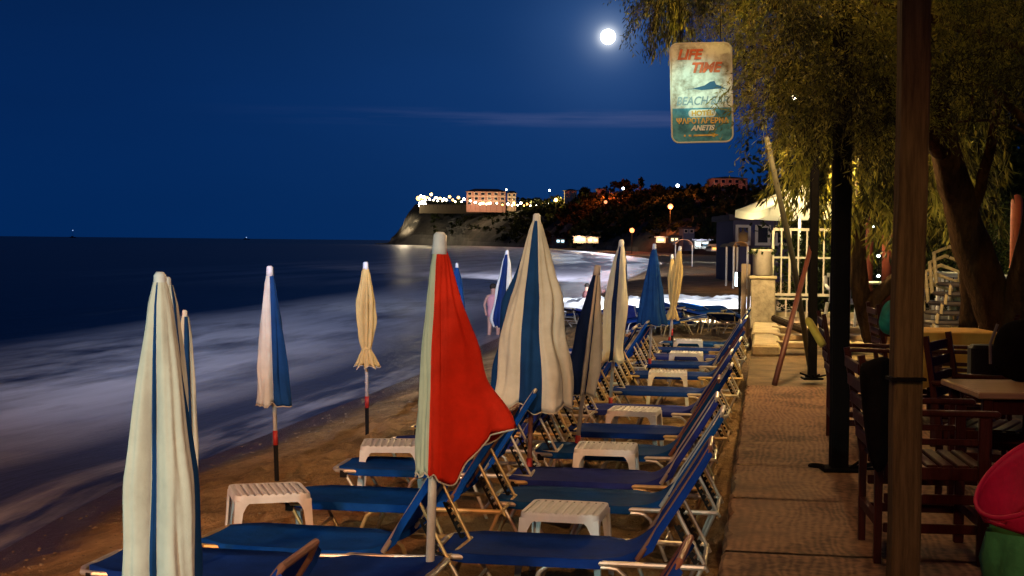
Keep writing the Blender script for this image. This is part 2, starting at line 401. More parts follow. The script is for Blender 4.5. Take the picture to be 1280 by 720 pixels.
A = me.attributes.new('shore', 'FLOAT', 'POINT'); A.data.foreach_set('value', shore)
A = me.attributes.new('flow', 'FLOAT_VECTOR', 'POINT'); A.data.foreach_set('vector', [c for f in flow for c in f])
tag(link('sea', me), kind='structure')

# the moon, a bright ball far away
mmoon = mat('moon_surface', (1, 1, 1), 1, emis=(1, .97, .9), estr=9)
mo = MB(); nseg = 24
vs = []; fs = []
for i in range(13):
    th = math.pi*i/12
    for k in range(nseg): a = 2*math.pi*k/nseg; vs.append((math.sin(th)*math.cos(a), math.sin(th)*math.sin(a), math.cos(th)))
for i in range(12):
    for k in range(nseg): fs.append((i*nseg+k, (i+1)*nseg+k, (i+1)*nseg+(k+1) % nseg, i*nseg+(k+1) % nseg))
mo.add([Vector(p)*31 for p in vs], fs)
tag(mo.build('moon', mmoon, smooth=True, loc=CAM+MOONDIR*6000), 'full moon shining white high over the dark bay', 'moon')
SPH = (vs, fs)
def sphere(mb, c, r, mi=0):
    c = Vector(c); return mb.add([c+Vector(p)*r for p in SPH[0]], SPH[1], mi)

# ---------------------------------------------------------------- headland and hill
sky_line = [(470, 304), (489, 303), (492, 301), (499, 288), (506, 273), (512, 262), (519, 254), (540, 251), (575, 252), (640, 254), (690, 256), (712, 250), (740, 246), (775, 244), (812, 242), (850, 242), (885, 242), (935, 242), (990, 232), (1080, 222), (1180, 210), (1300, 200), (1500, 190)]
base_d = [(470, 730), (495, 720), (560, 690), (620, 600), (690, 480), (740, 380), (800, 300), (860, 250), (930, 210), (1000, 190), (1500, 170)]
top_d = [(470, 740), (495, 735), (525, 740), (640, 720), (700, 640), (760, 560), (830, 480), (935, 420), (1100, 380), (1500, 330)]
mhill = bpy.data.materials.new('hill_ground'); mhill.use_nodes = True; t = mhill.node_tree; b = t.nodes['Principled BSDF']; b.inputs['Roughness'].default_value = 1
tcn = t.nodes.new('ShaderNodeTexCoord')
n1 = t.nodes.new('ShaderNodeTexNoise'); n1.inputs['Scale'].default_value = .06; n1.inputs['Detail'].default_value = 9; n1.inputs['Roughness'].default_value = .7; t.links.new(tcn.outputs['Object'], n1.inputs[0])
r1 = t.nodes.new('ShaderNodeValToRGB'); r1.color_ramp.elements[0].color = (.012, .012, .009, 1); r1.color_ramp.elements[1].color = (.06, .05, .038, 1)
r1.color_ramp.elements[0].position = .42; r1.color_ramp.elements[1].position = .66
geo = t.nodes.new('ShaderNodeNewGeometry'); sp = t.nodes.new('ShaderNodeSeparateXYZ'); t.links.new(geo.outputs['True Normal'], sp.inputs[0])
rock = mth(t, 'MULTIPLY', mth(t, 'SUBTRACT', .62, sp.outputs[2]), 4, clamp=True)
t.links.new(n1.outputs[0], r1.inputs[0])
mx = t.nodes.new('ShaderNodeMix'); mx.data_type = 'RGBA'; t.links.new(mth(t, 'MULTIPLY', rock, n1.outputs[0]), mx.inputs[0]); t.links.new(r1.outputs[0], mx.inputs[6]); mx.inputs[7].default_value = (.24, .22, .19, 1)
t.links.new(mx.outputs[2], b.inputs['Base Color'])
def hillpt(px, v):
    """v: 0 water's edge .. 1 skyline .. >1 behind"""
    d0, d1 = interp(base_d, px), interp(top_d, px); ys = interp(sky_line, px)
    top = dep(px, ys, d1); 
    q0 = dep(px, 300, d0); q0.z = SEA-.5
    cliff = max(0, min(1, (640-px)/120))
    if v <= 1:
        u = v
        hz = u**(1.0) if cliff > .5 else u
        hd = u**(1.6) if cliff < .5 else u*.9
        p = q0.lerp(top, u); p.z = q0.z+(top.z-q0.z)*(u**(.75 - .22*cliff))
    else:
        p = dep(px, ys, d1+(v-1)*400); p.z = top.z-(v-1)*abs(top.z)*1.2-(v-1)*4
    return p
vs = []; fs = []; PX = [470+i*4 for i in range(258)]; VV = [i/26 for i in range(27)]+[1.05, 1.15, 1.4, 2.0, 3.0]
for px in PX:
    for v_ in VV:
        p = hillpt(px, v_)
        if 0 < v_ < 3:
            p = p+Vector((noise.noise(p*.05), noise.noise(p*.05+Vector((9, 0, 0))), .6*noise.noise(p*.09+Vector((0, 5, 0)))))*3.2*min(1, v_*3)*(1 if v_ < .97 else .45)
            p += Vector((noise.noise(p*.2), noise.noise(p*.2+Vector((9, 0, 0))), .7*noise.noise(p*.23)))*1.4*min(1, v_*3)*(1 if v_ < .97 else .4)
        vs.append(p)
n = len(VV)
for i in range(len(PX)-1):
    for j in range(n-1): fs.append((i*n+j, (i+1)*n+j, (i+1)*n+j+1, i*n+j+1))
tag(MB().add(vs, fs).build('hill', mhill, smooth=False), kind='structure')

# ---------------------------------------------------------------- foliage helpers
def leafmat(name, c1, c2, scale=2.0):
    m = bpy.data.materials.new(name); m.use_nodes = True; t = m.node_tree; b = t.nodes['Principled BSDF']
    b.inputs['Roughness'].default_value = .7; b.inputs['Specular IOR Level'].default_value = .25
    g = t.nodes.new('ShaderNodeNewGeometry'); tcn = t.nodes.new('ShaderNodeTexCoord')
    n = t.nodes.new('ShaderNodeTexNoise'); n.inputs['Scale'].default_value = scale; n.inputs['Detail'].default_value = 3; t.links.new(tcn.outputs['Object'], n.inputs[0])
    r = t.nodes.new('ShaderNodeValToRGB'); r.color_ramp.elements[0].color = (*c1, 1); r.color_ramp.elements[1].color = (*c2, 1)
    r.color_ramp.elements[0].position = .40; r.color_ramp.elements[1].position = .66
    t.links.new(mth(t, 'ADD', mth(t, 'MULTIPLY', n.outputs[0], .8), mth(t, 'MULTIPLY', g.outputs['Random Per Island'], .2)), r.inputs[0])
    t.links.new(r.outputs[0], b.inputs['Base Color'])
    tr = t.nodes.new('ShaderNodeBsdfTranslucent'); t.links.new(r.outputs[0], tr.inputs[0])
    ms = t.nodes.new('ShaderNodeMixShader'); ms.inputs[0].default_value = .3
    t.links.new(b.outputs[0], ms.inputs[1]); t.links.new(tr.outputs[0], ms.inputs[2]); t.links.new(ms.outputs[0], t.nodes['Material Output'].inputs[0])
    return m
lf_tam = leafmat('tamarisk_leaf', (.012, .013, .003), (.26, .24, .035), 1.0)  # clump noise: leaf tones plus foliage shade put into the colour
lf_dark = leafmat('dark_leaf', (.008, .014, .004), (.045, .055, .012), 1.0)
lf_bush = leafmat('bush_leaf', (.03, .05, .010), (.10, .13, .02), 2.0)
rnd = random.Random(3)
def leaf(mb, p, d, ln, wd):
    s = d.cross(Vector((rnd.uniform(-1, 1), rnd.uniform(-1, 1), rnd.uniform(-1, 1))))
    if s.length < 1e-4: return
    s = s.normalized()*wd*.5; q = p+d*ln
    mb.v += [tuple(p-s*.4), tuple(p+d*ln*.5-s), tuple(q), tuple(p+d*ln*.5+s)]
    o = len(mb.v)-4; mb.f.append((o, o+1, o+2, o+3)); mb.m.append(0)
def spray(mb, c, d, length, n, ln, wd, droop=1.0, spread=.5):
    """a feathery drooping branchlet"""
    p = Vector(c); v = Vector(d).normalized(); st = length/12
    for i in range(12):
        v = (v+Vector((rnd.gauss(0, .12), rnd.gauss(0, .12), -.16*droop))).normalized(); p = p+v*st
        for k in range(n//12+1):
            dd = (v+Vector((rnd.gauss(0, spread), rnd.gauss(0, spread), rnd.gauss(-.15, spread)))).normalized()
            leaf(mb, p+Vector((rnd.gauss(0, st*.4), rnd.gauss(0, st*.4), rnd.gauss(0, st*.4))), dd, ln*rnd.uniform(.6, 1.4), wd)
def blob_crown(mb, c, rad, n, ln, wd):
    """leafy clumps spread through a crown's volume"""
    c = Vector(c); cl = []
    for i in range(max(5, int(n/60))):
        u = Vector((rnd.gauss(0, 1), rnd.gauss(0, 1), rnd.gauss(0, 1))).normalized()*rnd.uniform(.35, 1.0)
        cl.append(c+Vector((u.x*rad[0], u.y*rad[1], u.z*rad[2])))
    for i in range(n):
        k = rnd.choice(cl); g0 = lambda sg: max(-1.5*sg, min(1.5*sg, rnd.gauss(0, sg))); g = Vector((g0(rad[0]*.17), g0(rad[1]*.17), g0(rad[2]*.15)))
        d = Vector((rnd.uniform(-1, 1), rnd.uniform(-1, 1), rnd.uniform(-.6, 1))).normalized()
        leaf(mb, k+g, d, ln*rnd.uniform(.6, 1.3), wd)

# woodland on the slopes: one mass
m = MB()
for i in range(1050):
    px = rnd.uniform(540, 1480); v_ = (rnd.uniform(.02, .93) if px > 700 else rnd.uniform(.02, 1.0))**.8
    if px < 575 and v_ < .8 and rnd.random() < .6: continue
    p = hillpt(px, v_); dd = (p-CAM).length
    rr_ = rnd.uniform(2.0, 4.2)*(.6+.5*dd/500)*(.75 if v_ > .9 else 1)*(.55 if px < 640 else 1)
    blob_crown(m, p+Vector((0, 0, rr_*.15)), (rr_, rr_, rr_*.8), 90, rr_*.4, rr_*.28)
tag(m.build('hillside_woodland', lf_dark), 'dark scrub and woodland covering the slopes above the bay', 'woodland', kind='stuff')
# skyline trees one can tell apart
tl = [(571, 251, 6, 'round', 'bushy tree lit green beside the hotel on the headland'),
      (655, 252, 5, 'round', 'dark round tree just right of the hotel'), (668, 250, 6, 'round', 'dark bushy tree on the headland between hotel and yellow street lamp'),
      (731, 243, 7, 'round', 'wide dome shaped tree on the skyline left of the red lit slope'), (757, 240, 7, 'cyp', 'slim cypress on the skyline behind the pale house'),
      (775, 236, 7, 'round', 'tall bushy tree on the skyline beside a small white lamp'), (786, 235, 7, 'round', 'second bushy tree in the pair on the skyline above the beach'),
      (801, 236, 9, 'cyp', 'tallest pointed cypress on the skyline left of the orange street lamp'), (822, 236, 5, 'round', 'low rounded tree on the skyline above the orange street lamp'),
      (868, 238, 5, 'round', 'low rounded tree on the skyline left of the roofed villa'), (930, 236, 6, 'cyp', 'dark cypress at the right of the roofed villa')]
for (px, py, h, kd, lb) in tl:
    d = interp(top_d, px)*.985; base = dep(px, py+3, d)
    h *= .72; base.z -= 1.5
    r_ = empty('cypress_tree' if kd == 'cyp' else 'hill_tree', base, 0, lb, 'tree', 'trees on the far skyline')
    MB().tube([(0, 0, -2), (0, 0, h*.6)], [.4, .2], 6).build('trunk', bark, r_)
    c = MB()
    if kd == 'cyp': blob_crown(c, (0, 0, h*.55), (h*.13, h*.13, h*.5), 260, .9, .55)
    else: blob_crown(c, (0, 0, h*.55), (h*.62, h*.62, h*.42), 420, 1.3, .9)
    c.build('crown', lf_bush if 'lit green' in lb else lf_dark, r_)  # lit tree gets paler leaves: lamplight put into the leaf colour

# ---------------------------------------------------------------- hotel, houses, lamps on the hill
terracotta = mat('terracotta_wall', (.34, .17, .13), .9, var=.15, vscale=.5)
housewall = mat('pale_house_wall', (.42, .40, .40), .9, var=.15, vscale=.5)
villawall = mat('villa_wall', (.30, .22, .20), .9, var=.15, vscale=.5)
rooft = mat('dark_roof', (.05, .035, .035), .9, var=.3, vscale=1)
trim = mat('cream_trim', (.60, .50, .38), .8)
glassd = mat('dark_window', (.01, .01, .014), .2)
litwin = mat('lit_window', (.5, .35, .15), .6, emis=(1.0, .62, .25), estr=6)
def building(name, px0, px1, ybot, ytop, d, depth, wallm, label, cat, floors, cols, lit=(), roof='hip', trimmed=True):
    a, b_ = dep(px0, ybot, d), dep(px1, ybot, d); w_ = (b_-a).length; h = (ybot-ytop)/FPX*d
    c = (a+b_)/2; ang = math.atan2(b_.y-a.y, b_.x-a.x)
    r_ = empty(name, c, ang, label, cat)
    MB().box((0, depth/2, h/2-1.5), (w_, depth, h+3)).build('wall', wallm, r_)
    if roof == 'hip':
        m = MB(); o = .6; hr = h*.22
        vs = [(-w_/2-o, -o, h), (w_/2+o, -o, h), (w_/2+o, depth+o, h), (-w_/2-o, depth+o, h), (-w_/2+depth*.4, depth/2, h+hr), (w_/2-depth*.4, depth/2, h+hr)]
        m.add(vs, [(0, 3, 2, 1), (0, 1, 5, 4), (1, 2, 5), (2, 3, 4, 5), (3, 0, 4)])
        m.build('roof', rooft, r_)
    else: MB().box((0, depth/2, h+.15), (w_+.5, depth+.5, .3)).build('roof', rooft, r_)
    fh = h/floors
    if trimmed:
        for f in range(1, floors): MB().box((0, -.12, f*fh), (w_, .22, .22)).build('floor_band', trim, r_)
    k = 0
    for f in range(floors):
        for q in range(cols):
            xx = -w_/2+w_*(q+.5)/cols; ww = min(1.5, w_/cols*.5); hh = fh*.52
            fr = MB()
            for (cx, cz, sx, sz) in ((0, hh/2+.07, ww+.28, .14), (0, -hh/2-.07, ww+.28, .14), (-ww/2-.07, 0, .14, hh), (ww/2+.07, 0, .14, hh)):
                fr.box((xx+cx, -.06, f*fh+fh*.5+cz), (sx, .12, sz))
            wo = fr.build('window', trim, r_)
            MB().box((xx, -.02, f*fh+fh*.5), (ww, .06, hh)).build('pane', litwin if k in lit else glassd, wo)
            k += 1
    return r_
building('hotel', 583, 632, 257, 239.5, 662, 9, terracotta, 'terracotta three storey hotel with lamplit balconies on the headland', 'hotel', 3, 6, (2, 3))
building('hotel_wing', 634, 645, 256, 241.5, 660, 8, mat('wing_wall', (.40, .27, .18), .9), 'narrow cream balconied hotel wing at the right of the terracotta hotel', 'hotel', 3, 2, (1,))
building('house', 706, 721, 248, 238, 600, 8, housewall, 'pale house on the skyline right of the yellow street lamp', 'house', 2, 2)
building('house', 746, 757, 242, 236, 540, 7, housewall, 'small pale house beside the cypress on the skyline', 'house', 1, 2)
building('villa', 891, 934, 238, 223, 405, 10, villawall, 'large dim villa with a dark tiled roof on the right skyline', 'villa', 2, 5)
building('house', 895, 912, 250, 245, 360, 7, housewall, 'low pale house below the roofed villa', 'house', 1, 3, roof='flat', trimmed=False)
building('house', 854, 868, 292, 286, 250, 6, mat('blue_house_wall', (.16, .18, .24), .9), 'low bluish house among the dark trees above the beach bars', 'house', 1, 2, roof='flat', trimmed=False)
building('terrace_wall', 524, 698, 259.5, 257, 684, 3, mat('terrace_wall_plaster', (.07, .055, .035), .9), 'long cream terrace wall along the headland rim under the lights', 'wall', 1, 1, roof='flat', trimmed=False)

bulbW = mat('bulb_white', (1, 1, 1), 1, emis=(1, .88, .60), estr=22)
bulbC = mat('bulb_cool', (1, 1, 1), 1, emis=(.75, .88, 1), estr=22)
bulbY = mat('bulb_yellow', (1, .8, .4), 1, emis=(1, .52, .10), estr=5)
bulbO = mat('bulb_orange', (1, .5, .2), 1, emis=(1, .36, .15), estr=1.7)
polem = mat('lamp_pole', (.015, .015, .015), .9, spec=.1)
def street_lamp(px, py, d, r, bm, label, group, hp=4.0, power=0, color=(1, 1, 1), name='street_lamp', cat='street lamp', off=(0, -1.5, 0)):
    p = dep(px, py, d)
    r_ = empty(name, (p.x, p.y, p.z-hp), 0, label, cat, group)
    MB().tube([(0, 0, -1), (0, 0, hp-r*.8)], min(.07, r*.16), 6).build('pole', polem, r_)
    sphere(MB(), (0, 0, hp), r).build('lamp_globe', bm, r_, smooth=True)
    if power: lamp(name+'_light', 'POINT', p+Vector(off), power, color, r)
rim = [(523, 249, 2), (526, 246, 1), (530, 247, 1), (534, 248, 1), (539, 244, 1.3), (545, 248, 1), (550, 249, 1.2), (555, 250, 1), (562, 247, 1.2), (566, 251, 1), (573, 248, 1.3), (580, 250, 1),
       (588, 252, .7), (594, 254, .9), (600, 256, .8), (608, 256, .7), (613, 255, .8), (621, 255, .7), (628, 257, .8), (635, 256, 1), (643, 257, .8), (651, 255, 1), (659, 256, .9), (666, 256, .8), (673, 254, .9), (679, 256, .8), (685, 256, .9), (633, 238, .6), (528, 249.5, .8), (532, 251, .8), (537, 250, .9), (542, 251, .7), (547, 252, .8), (553, 252, .7), (558, 251, .9), (569, 253, .7), (577, 253, .7), (640, 258, .6), (647, 257.5, .6), (655, 258, .7), (663, 258, .6), (670, 257, .7), (676, 258, .6), (682, 258, .7), (690, 257, .8), (694, 256, .7)]
tens = ['', '', 'twenty', 'thirty', 'forty', 'fifty']; ones = 'zero one two three four five six seven eight nine ten eleven twelve thirteen fourteen fifteen sixteen seventeen eighteen nineteen'.split()
nw = [ones[k] if k < 20 else tens[k//10]+('-'+ones[k % 10] if k % 10 else '') for k in range(1, 60)]
rim = [rim[0]]+sorted(rim[1:])
for i, (px, py, s) in enumerate(rim):
    d = 652+rnd.uniform(-4, 4); py -= 1.0
    pw = 2400 if i % 6 == 1 else 0
    street_lamp(px, py, d, .52*s, bulbW if rnd.random() < .6 else bulbY, ('terrace lamp of the headland rim string, number %s counting from the cliff end' % nw[i] if i else 'large glaring lamp at the cliff edge end of the headland'), 'terrace lamps along the headland rim' if i else None, hp=2.6, power=pw, color=(1, .72, .38), name='terrace_lamp', cat='lamp', off=(0, -4, 1))
street_lamp(528, 256, 690, 1.9, bulbW, 'biggest white floodlight glaring above the lit cliff rocks', None, hp=2.5, power=16000, color=(1, .80, .5), name='floodlight', cat='floodlight', off=(-6, -12, 2))
lamp('cliff_fill', 'SPOT', dep(478, 262, 680), 300000, (1, .78, .48), 1, aim=dep(513, 284, 725), spot_size=R(20), spot_blend=.9)  # spot added off the cliff to brighten its rocks
street_lamp(695, 250, 560, .75, bulbY, 'yellow street lamp glowing at the right end of the headland lights', None, power=5000, color=(1, .6, .12))
street_lamp(757, 252.5, 430, .5, bulbO, 'pinkish street lamp above the red lit slope', None, power=0)
for px_, v_, e_, c_ in ((750, .66, 17000, (1, .12, .02)), (770, .64, 11000, (1, .12, .02)), (838, .60, 9000, (1, .2, .04)), (695, .86, 9000, (1, .6, .12))):
    hp_ = hillpt(px_, v_); lamp('slope_light', 'POINT', hp_+(CAM-hp_).normalized()*7+Vector((0, 0, 5)), e_, c_, .5)
lamp('hotel_light', 'POINT', dep(612, 252, 655), 1100, (1, .55, .36), .8)
lamp('hotel_light', 'POINT', dep(590, 252, 657), 800, (1, .55, .36), .8)
street_lamp(838, 258, 300, .55, bulbO, 'brightest orange street lamp halfway up the hill', None, power=4500, color=(1, .22, .04), off=(0, -1, -.6))
street_lamp(790, 288, 250, .42, bulbO, 'orange street lamp low on the hill above the beach', None, power=900, color=(1, .28, .07))
street_lamp(676, 282, 420, .5, bulbY, 'faint yellowish lamp low on the headland slope', None, power=1500, color=(1, .7, .3))
for (px, py, d, r, lb) in ((687, 238, 600, .4, 'small white lamp near the skyline at the left of the pale house'), (779, 235.5, 500, .42, 'small white lamp among the skyline trees'), (847, 232, 470, .5, 'small white lamp on the skyline right of the cypress'),
                           (882, 246, 400, .45, 'small white lamp below the roofed villa'), (915, 255, 380, .32, 'faint white lamp under the villa at the right'), (960, 266, 150, .14, 'tiny white lamp below the white parasol edge')):
    street_lamp(px, py, d, r, bulbC, lb, None, hp=3)
street_lamp(969, 264, 60, .16, bulbY, 'orange lamp glowing under the edge of the white parasol', None, hp=4, power=180, color=(1, .55, .1))
street_lamp(911, 292, 90, .11, bulbO, 'small orange lamp left of the blue building', None, hp=2.5, power=60, color=(1, .4, .12))
# tiny boats' lights on the horizon
for (px, py, lb) in ((91, 288, 'faint boat light left on the horizon'), (308, 297.5, 'pair of faint boat lights near the middle of the horizon')):
    p = at(px, 303, SEA) if False else dep(px, py, 2500)
    r_ = empty('distant_boat', (p.x, p.y, SEA), 0, lb, 'boat', None)
    hh = MB(); hh.prism([(-5, .2), (5, .2), (6.5, 1.8), (-5.5, 1.6)], -1.2, 1.2); hh.box((-1, 0, 2.4), (4, 2, 1.6)); hh.build('hull', mat('boat_hull', (.05, .05, .06), .7), r_)
    MB().tube([(0, 0, 3), (0, 0, max(4, p.z-SEA))], .12, 6).build('mast', polem, r_)
    sphere(MB(), (0, 0, max(4, p.z-SEA)), .9).build('lamp_globe', mat('boat_lamp', (1, 1, 1), 1, emis=(.3, .5, .9), estr=1.2), r_)

# ---------------------------------------------------------------- the far end of the beach: bars, awnings, blue building
def hut(px0, px1, ybot, ytop, d, wallc, winm, label, power=0, color=(1, .7, .4), nwin=2):
    a, b_ = dep(px0, ybot, d), dep(px1, ybot, d); w_ = (b_-a).length; h = (ybot-ytop)/FPX*d; c = (a+b_)/2
    r_ = empty('beach_bar', c, math.atan2(b_.y-a.y, b_.x-a.x), label, 'beach bar', 'small beach bars at the far end of the bay')
    MB().box((0, 1.5, h/2), (w_, 3, h)).build('wall', wallc, r_)
    MB().box((0, 1.2, h+.1), (w_+.8, 4.2, .16)).build('roof', rooft, r_)
    for k in range(nwin):
        xx = -w_/2+w_*(k+.5)/nwin
        MB().box((xx, -.03, h*.55), (w_/nwin*.62, .08, h*.42)).build('window', winm, r_)
    if power: lamp('bar_light', 'POINT', c+Vector((0, -1.5, h)), power, color, .2)
hw = mat('hut_wall', (.30, .24, .18), .9, var=.2, vscale=1)
lw1 = mat('lit_bar_warm', (.6, .4, .2), .8, emis=(1, .75, .4), estr=2.4)
lw2 = mat('lit_bar_cool', (.5, .6, .7), .8, emis=(.5, .85, 1), estr=3.0)
lw3 = mat('lit_bar_orange', (.6, .3, .1), .8, emis=(1, .42, .08), estr=1.8)
hut(695, 706, 305, 298.5, 330, hw, lw2, 'beach bar with blue white windows at the left end of the row')
hut(717, 733, 304, 296, 320, hw, lw1, 'beach bar with warm white front below the dark slope', 1500)
hut(734, 748, 304, 297, 310, hw, lw1, 'second warm lit beach bar in the left cluster', 800)
hut(820, 832, 303.5, 297, 230, hw, lw1, 'beach bar with one long yellow window left of the arched awning', 700, nwin=1)
hut(838, 848, 304, 296, 210, hw, lw1, 'narrow bright beach bar right of the long yellow window')
hut(868, 886, 311, 301, 150, hw, lw2, 'beach bar with bluish white lamps beside the arched awning', 300, (.6, .8, 1))
hut(889, 897, 314, 308, 110, hw, lw3, 'low orange lit kiosk in front of the blue building', 40, (1, .5, .1), nwin=1)
def arc_awning(px, py, d, wpx, color, label):
    c = dep(px, py, d); w_ = wpx/FPX*d; r_ = empty('arched_awning', (c.x, c.y, 0), YAW, label, 'awning', 'arched awnings at the far beach bars')
    m = MB(); n = 12; vs = []; fs = []; zc = c.z
    for yy in (0, 2.0):
        for k in range(n+1):
            a = math.pi*k/n
            for rad in (1.0, .93): vs.append((math.cos(a)*w_/2*rad, yy, zc+math.sin(a)*w_*.32*rad))
    q = 2*(n+1)
    for k in range(n):
        a0 = k*2; fs += [(a0, a0+2, a0+3, a0+1), (q+a0, q+a0+1, q+a0+3, q+a0+2), (a0, q+a0, q+a0+2, a0+2), (a0+1, a0+3, q+a0+3, q+a0+1)]
    m.add(vs, fs); m.build('canopy', color, r_)
    for sx in (-1, 1): MB().tube([(sx*w_/2*.96, 0, 0), (sx*w_/2*.96, 0, zc)], .05, 6).build('pole', whitepole, r_)
    lamp('awning_light', 'POINT', (c.x, c.y-1.0, zc+.2), 14*(d/60)**2, (1, .48, .12), .15)
aw = mat('awning_cloth', (.6, .34, .12), .9)
arc_awning(855, 306, 120, 22, mat('pink_awning', (.5, .32, .24), .9), 'pinkish arched awning at the far end of the beach')
arc_awning(915, 309, 66, 14, aw, 'left orange arched awning before the blue building')
arc_awning(926, 308, 62, 18, aw, 'right orange arched awning before the blue building')
bl = mat('blue_building_wall', (.075, .06, .10), .9, var=.15, vscale=.6)
r_ = building('bar_building', 916, 990, 312, 276, 74, 6, bl, 'bluish building with a lettered front behind the white railings', 'building', 1, 3, lit=(), roof='flat', trimmed=False)
bluebuild = r_
lamp('blue_building_light', 'POINT', dep(930, 290, 70), 6, (.45, .45, 1), .3)
lamp('blue_building_warm', 'POINT', dep(962, 300, 70), 22, (1, .45, .12), .3)
def text(body, size, m, parent, loc, name='lettering', shear=0.0, ext=.002, align='CENTER', bold=0.0, sx=1.0):
    c = bpy.data.curves.new(name, 'FONT'); c.body = body; c.size = size; c.extrude = ext; c.align_x = align; c.align_y = 'CENTER'; c.shear = shear; c.offset = bold
    o = bpy.data.objects.new(name, c); col.objects.link(o); bpy.context.view_layer.update()
    me = bpy.data.meshes.new_from_object(o.evaluated_get(bpy.context.evaluated_depsgraph_get())); bpy.data.objects.remove(o)
    me.materials.clear(); me.materials.append(m); me.name = name
    q = link(name, me, parent, loc); q.rotation_euler = (R(90), 0, 0); q.scale = (sx, 1, 1); return q
text('TOI', .55, mat('navy_letter', (.01, .02, .12), .8), bluebuild, (-.85, -.04, 1.05), ext=.02, bold=.01)

# floodlight by the wall, and white sheets added to carry its glow on the sand
wallboard = empty('floodlight', at(924, 402, .1), YAW, 'cold white floodlight fixed at the end of the low wall, pointing across the beach', 'floodlight')
zf = 1.0
MB().tube([(0, 0, -.1), (0, 0, zf)], .03, 8).build('pole', polem, wallboard)
MB().box((-.02, 0, zf), (.12, .22, .36), bev=.02).build('housing', polem, wallboard)
MB().box((-.09, -.02, zf), (.02, .18, .32)).build('lens', mat('flood_lens', (1, 1, 1), 1, emis=(.7, .95, 1), estr=14), wallboard)
fl = Vector(wallboard.location)+Vector((-.25, 0, zf))
lamp('wall_floodlight', 'SPOT', fl, 9000, (.9, .95, 1), .06, aim=at(800, 386, 0), spot_size=R(80), spot_blend=.7)
sheet = mat('glow_band_white', (.85, .85, .86), .8, var=.05, vscale=3)
for i, (px, py, wx, wy, lb) in enumerate(((880, 383, 2.2, 1.6, 'white sheet added for the glow under the floodlight beside the wall'), (820, 385, 1.9, 1.5, 'white sheet added for the glow between the blue and the yellow parasol'), (755, 386, 2.0, 1.4, 'white sheet added for the glow behind the striped parasols'), (700, 388, 1.7, 1.2, 'white sheet added for the left end of the glowing band'))):
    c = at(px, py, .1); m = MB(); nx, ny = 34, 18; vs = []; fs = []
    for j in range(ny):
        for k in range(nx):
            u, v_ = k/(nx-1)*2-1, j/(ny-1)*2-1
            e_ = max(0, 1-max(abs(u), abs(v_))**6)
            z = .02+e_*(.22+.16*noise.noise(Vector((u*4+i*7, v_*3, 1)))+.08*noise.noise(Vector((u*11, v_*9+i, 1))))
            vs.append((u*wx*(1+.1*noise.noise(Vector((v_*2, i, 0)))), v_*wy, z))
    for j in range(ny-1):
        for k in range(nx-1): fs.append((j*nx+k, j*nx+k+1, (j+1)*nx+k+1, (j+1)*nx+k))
    m.add(vs, fs); o = m.build('glow_band_sheet', sheet, None, True, loc=c); tag(o, lb, 'cover', 'white sheets added for the glowing band across the beach')

# ---------------------------------------------------------------- walkway and low structures
DZ = .45; EX = -.19
mdeck = bpy.data.materials.new('stamped_concrete'); mdeck.use_nodes = True; t = mdeck.node_tree; b = t.nodes['Principled BSDF']; b.inputs['Roughness'].default_value = .85; b.inputs['Specular IOR Level'].default_value = .10
tcn = t.nodes.new('ShaderNodeTexCoord')
mpn = t.nodes.new('ShaderNodeMapping'); mpn.inputs['Scale'].default_value = (1, .30, 1); t.links.new(tcn.outputs['Object'], mpn.inputs[0])
wv = t.nodes.new('ShaderNodeTexWave'); wv.wave_type = 'BANDS'; wv.bands_direction = 'X'; wv.inputs['Scale'].default_value = 7; wv.inputs['Distortion'].default_value = 22; wv.inputs['Detail'].default_value = 4; wv.inputs['Detail Scale'].default_value = .45
t.links.new(mpn.outputs[0], wv.inputs[0])
n1 = t.nodes.new('ShaderNodeTexNoise'); n1.inputs['Scale'].default_value = 1.3; n1.inputs['Detail'].default_value = 8; n1.inputs['Roughness'].default_value = .65; t.links.new(tcn.outputs['Object'], n1.inputs[0])
n2 = t.nodes.new('ShaderNodeTexNoise'); n2.inputs['Scale'].default_value = 22; n2.inputs['Detail'].default_value = 6; t.links.new(tcn.outputs['Object'], n2.inputs[0])
r1 = t.nodes.new('ShaderNodeValToRGB'); r1.color_ramp.elements[0].color = (.065, .032, .017, 1); r1.color_ramp.elements[1].color = (.40, .21, .108, 1); r1.color_ramp.elements[0].position = .34; r1.color_ramp.elements[1].position = .64
mixv = mth(t, 'ADD', mth(t, 'MULTIPLY', n1.outputs[0], .55), mth(t, 'ADD', mth(t, 'MULTIPLY', wv.outputs['Fac'], .06), mth(t, 'MULTIPLY', n2.outputs[0], .25)))
t.links.new(mixv, r1.inputs[0])
spd = t.nodes.new('ShaderNodeSeparateXYZ'); t.links.new(tcn.outputs['Object'], spd.inputs[0])
ns = t.nodes.new('ShaderNodeTexNoise'); ns.inputs['Scale'].default_value = 3.2; ns.inputs['Detail'].default_value = 9; ns.inputs['Roughness'].default_value = .75; t.links.new(tcn.outputs['Object'], ns.inputs[0])
edge = mth(t, 'MULTIPLY', mth(t, 'SUBTRACT', .05, spd.outputs[0]), 4.0, clamp=True)
drift = mth(t, 'MULTIPLY', mth(t, 'SUBTRACT', mth(t, 'ADD', ns.outputs[0], mth(t, 'MULTIPLY', edge, .12)), .60), 7, clamp=True)
stn = mth(t, 'MULTIPLY', mth(t, 'SUBTRACT', n1.outputs[0], .54), 7, clamp=True)
m1 = t.nodes.new('ShaderNodeMix'); m1.data_type = 'RGBA'; t.links.new(mth(t, 'MULTIPLY', stn, .75), m1.inputs[0]); t.links.new(r1.outputs[0], m1.inputs[6]); m1.inputs[7].default_value = (.055, .032, .022, 1)
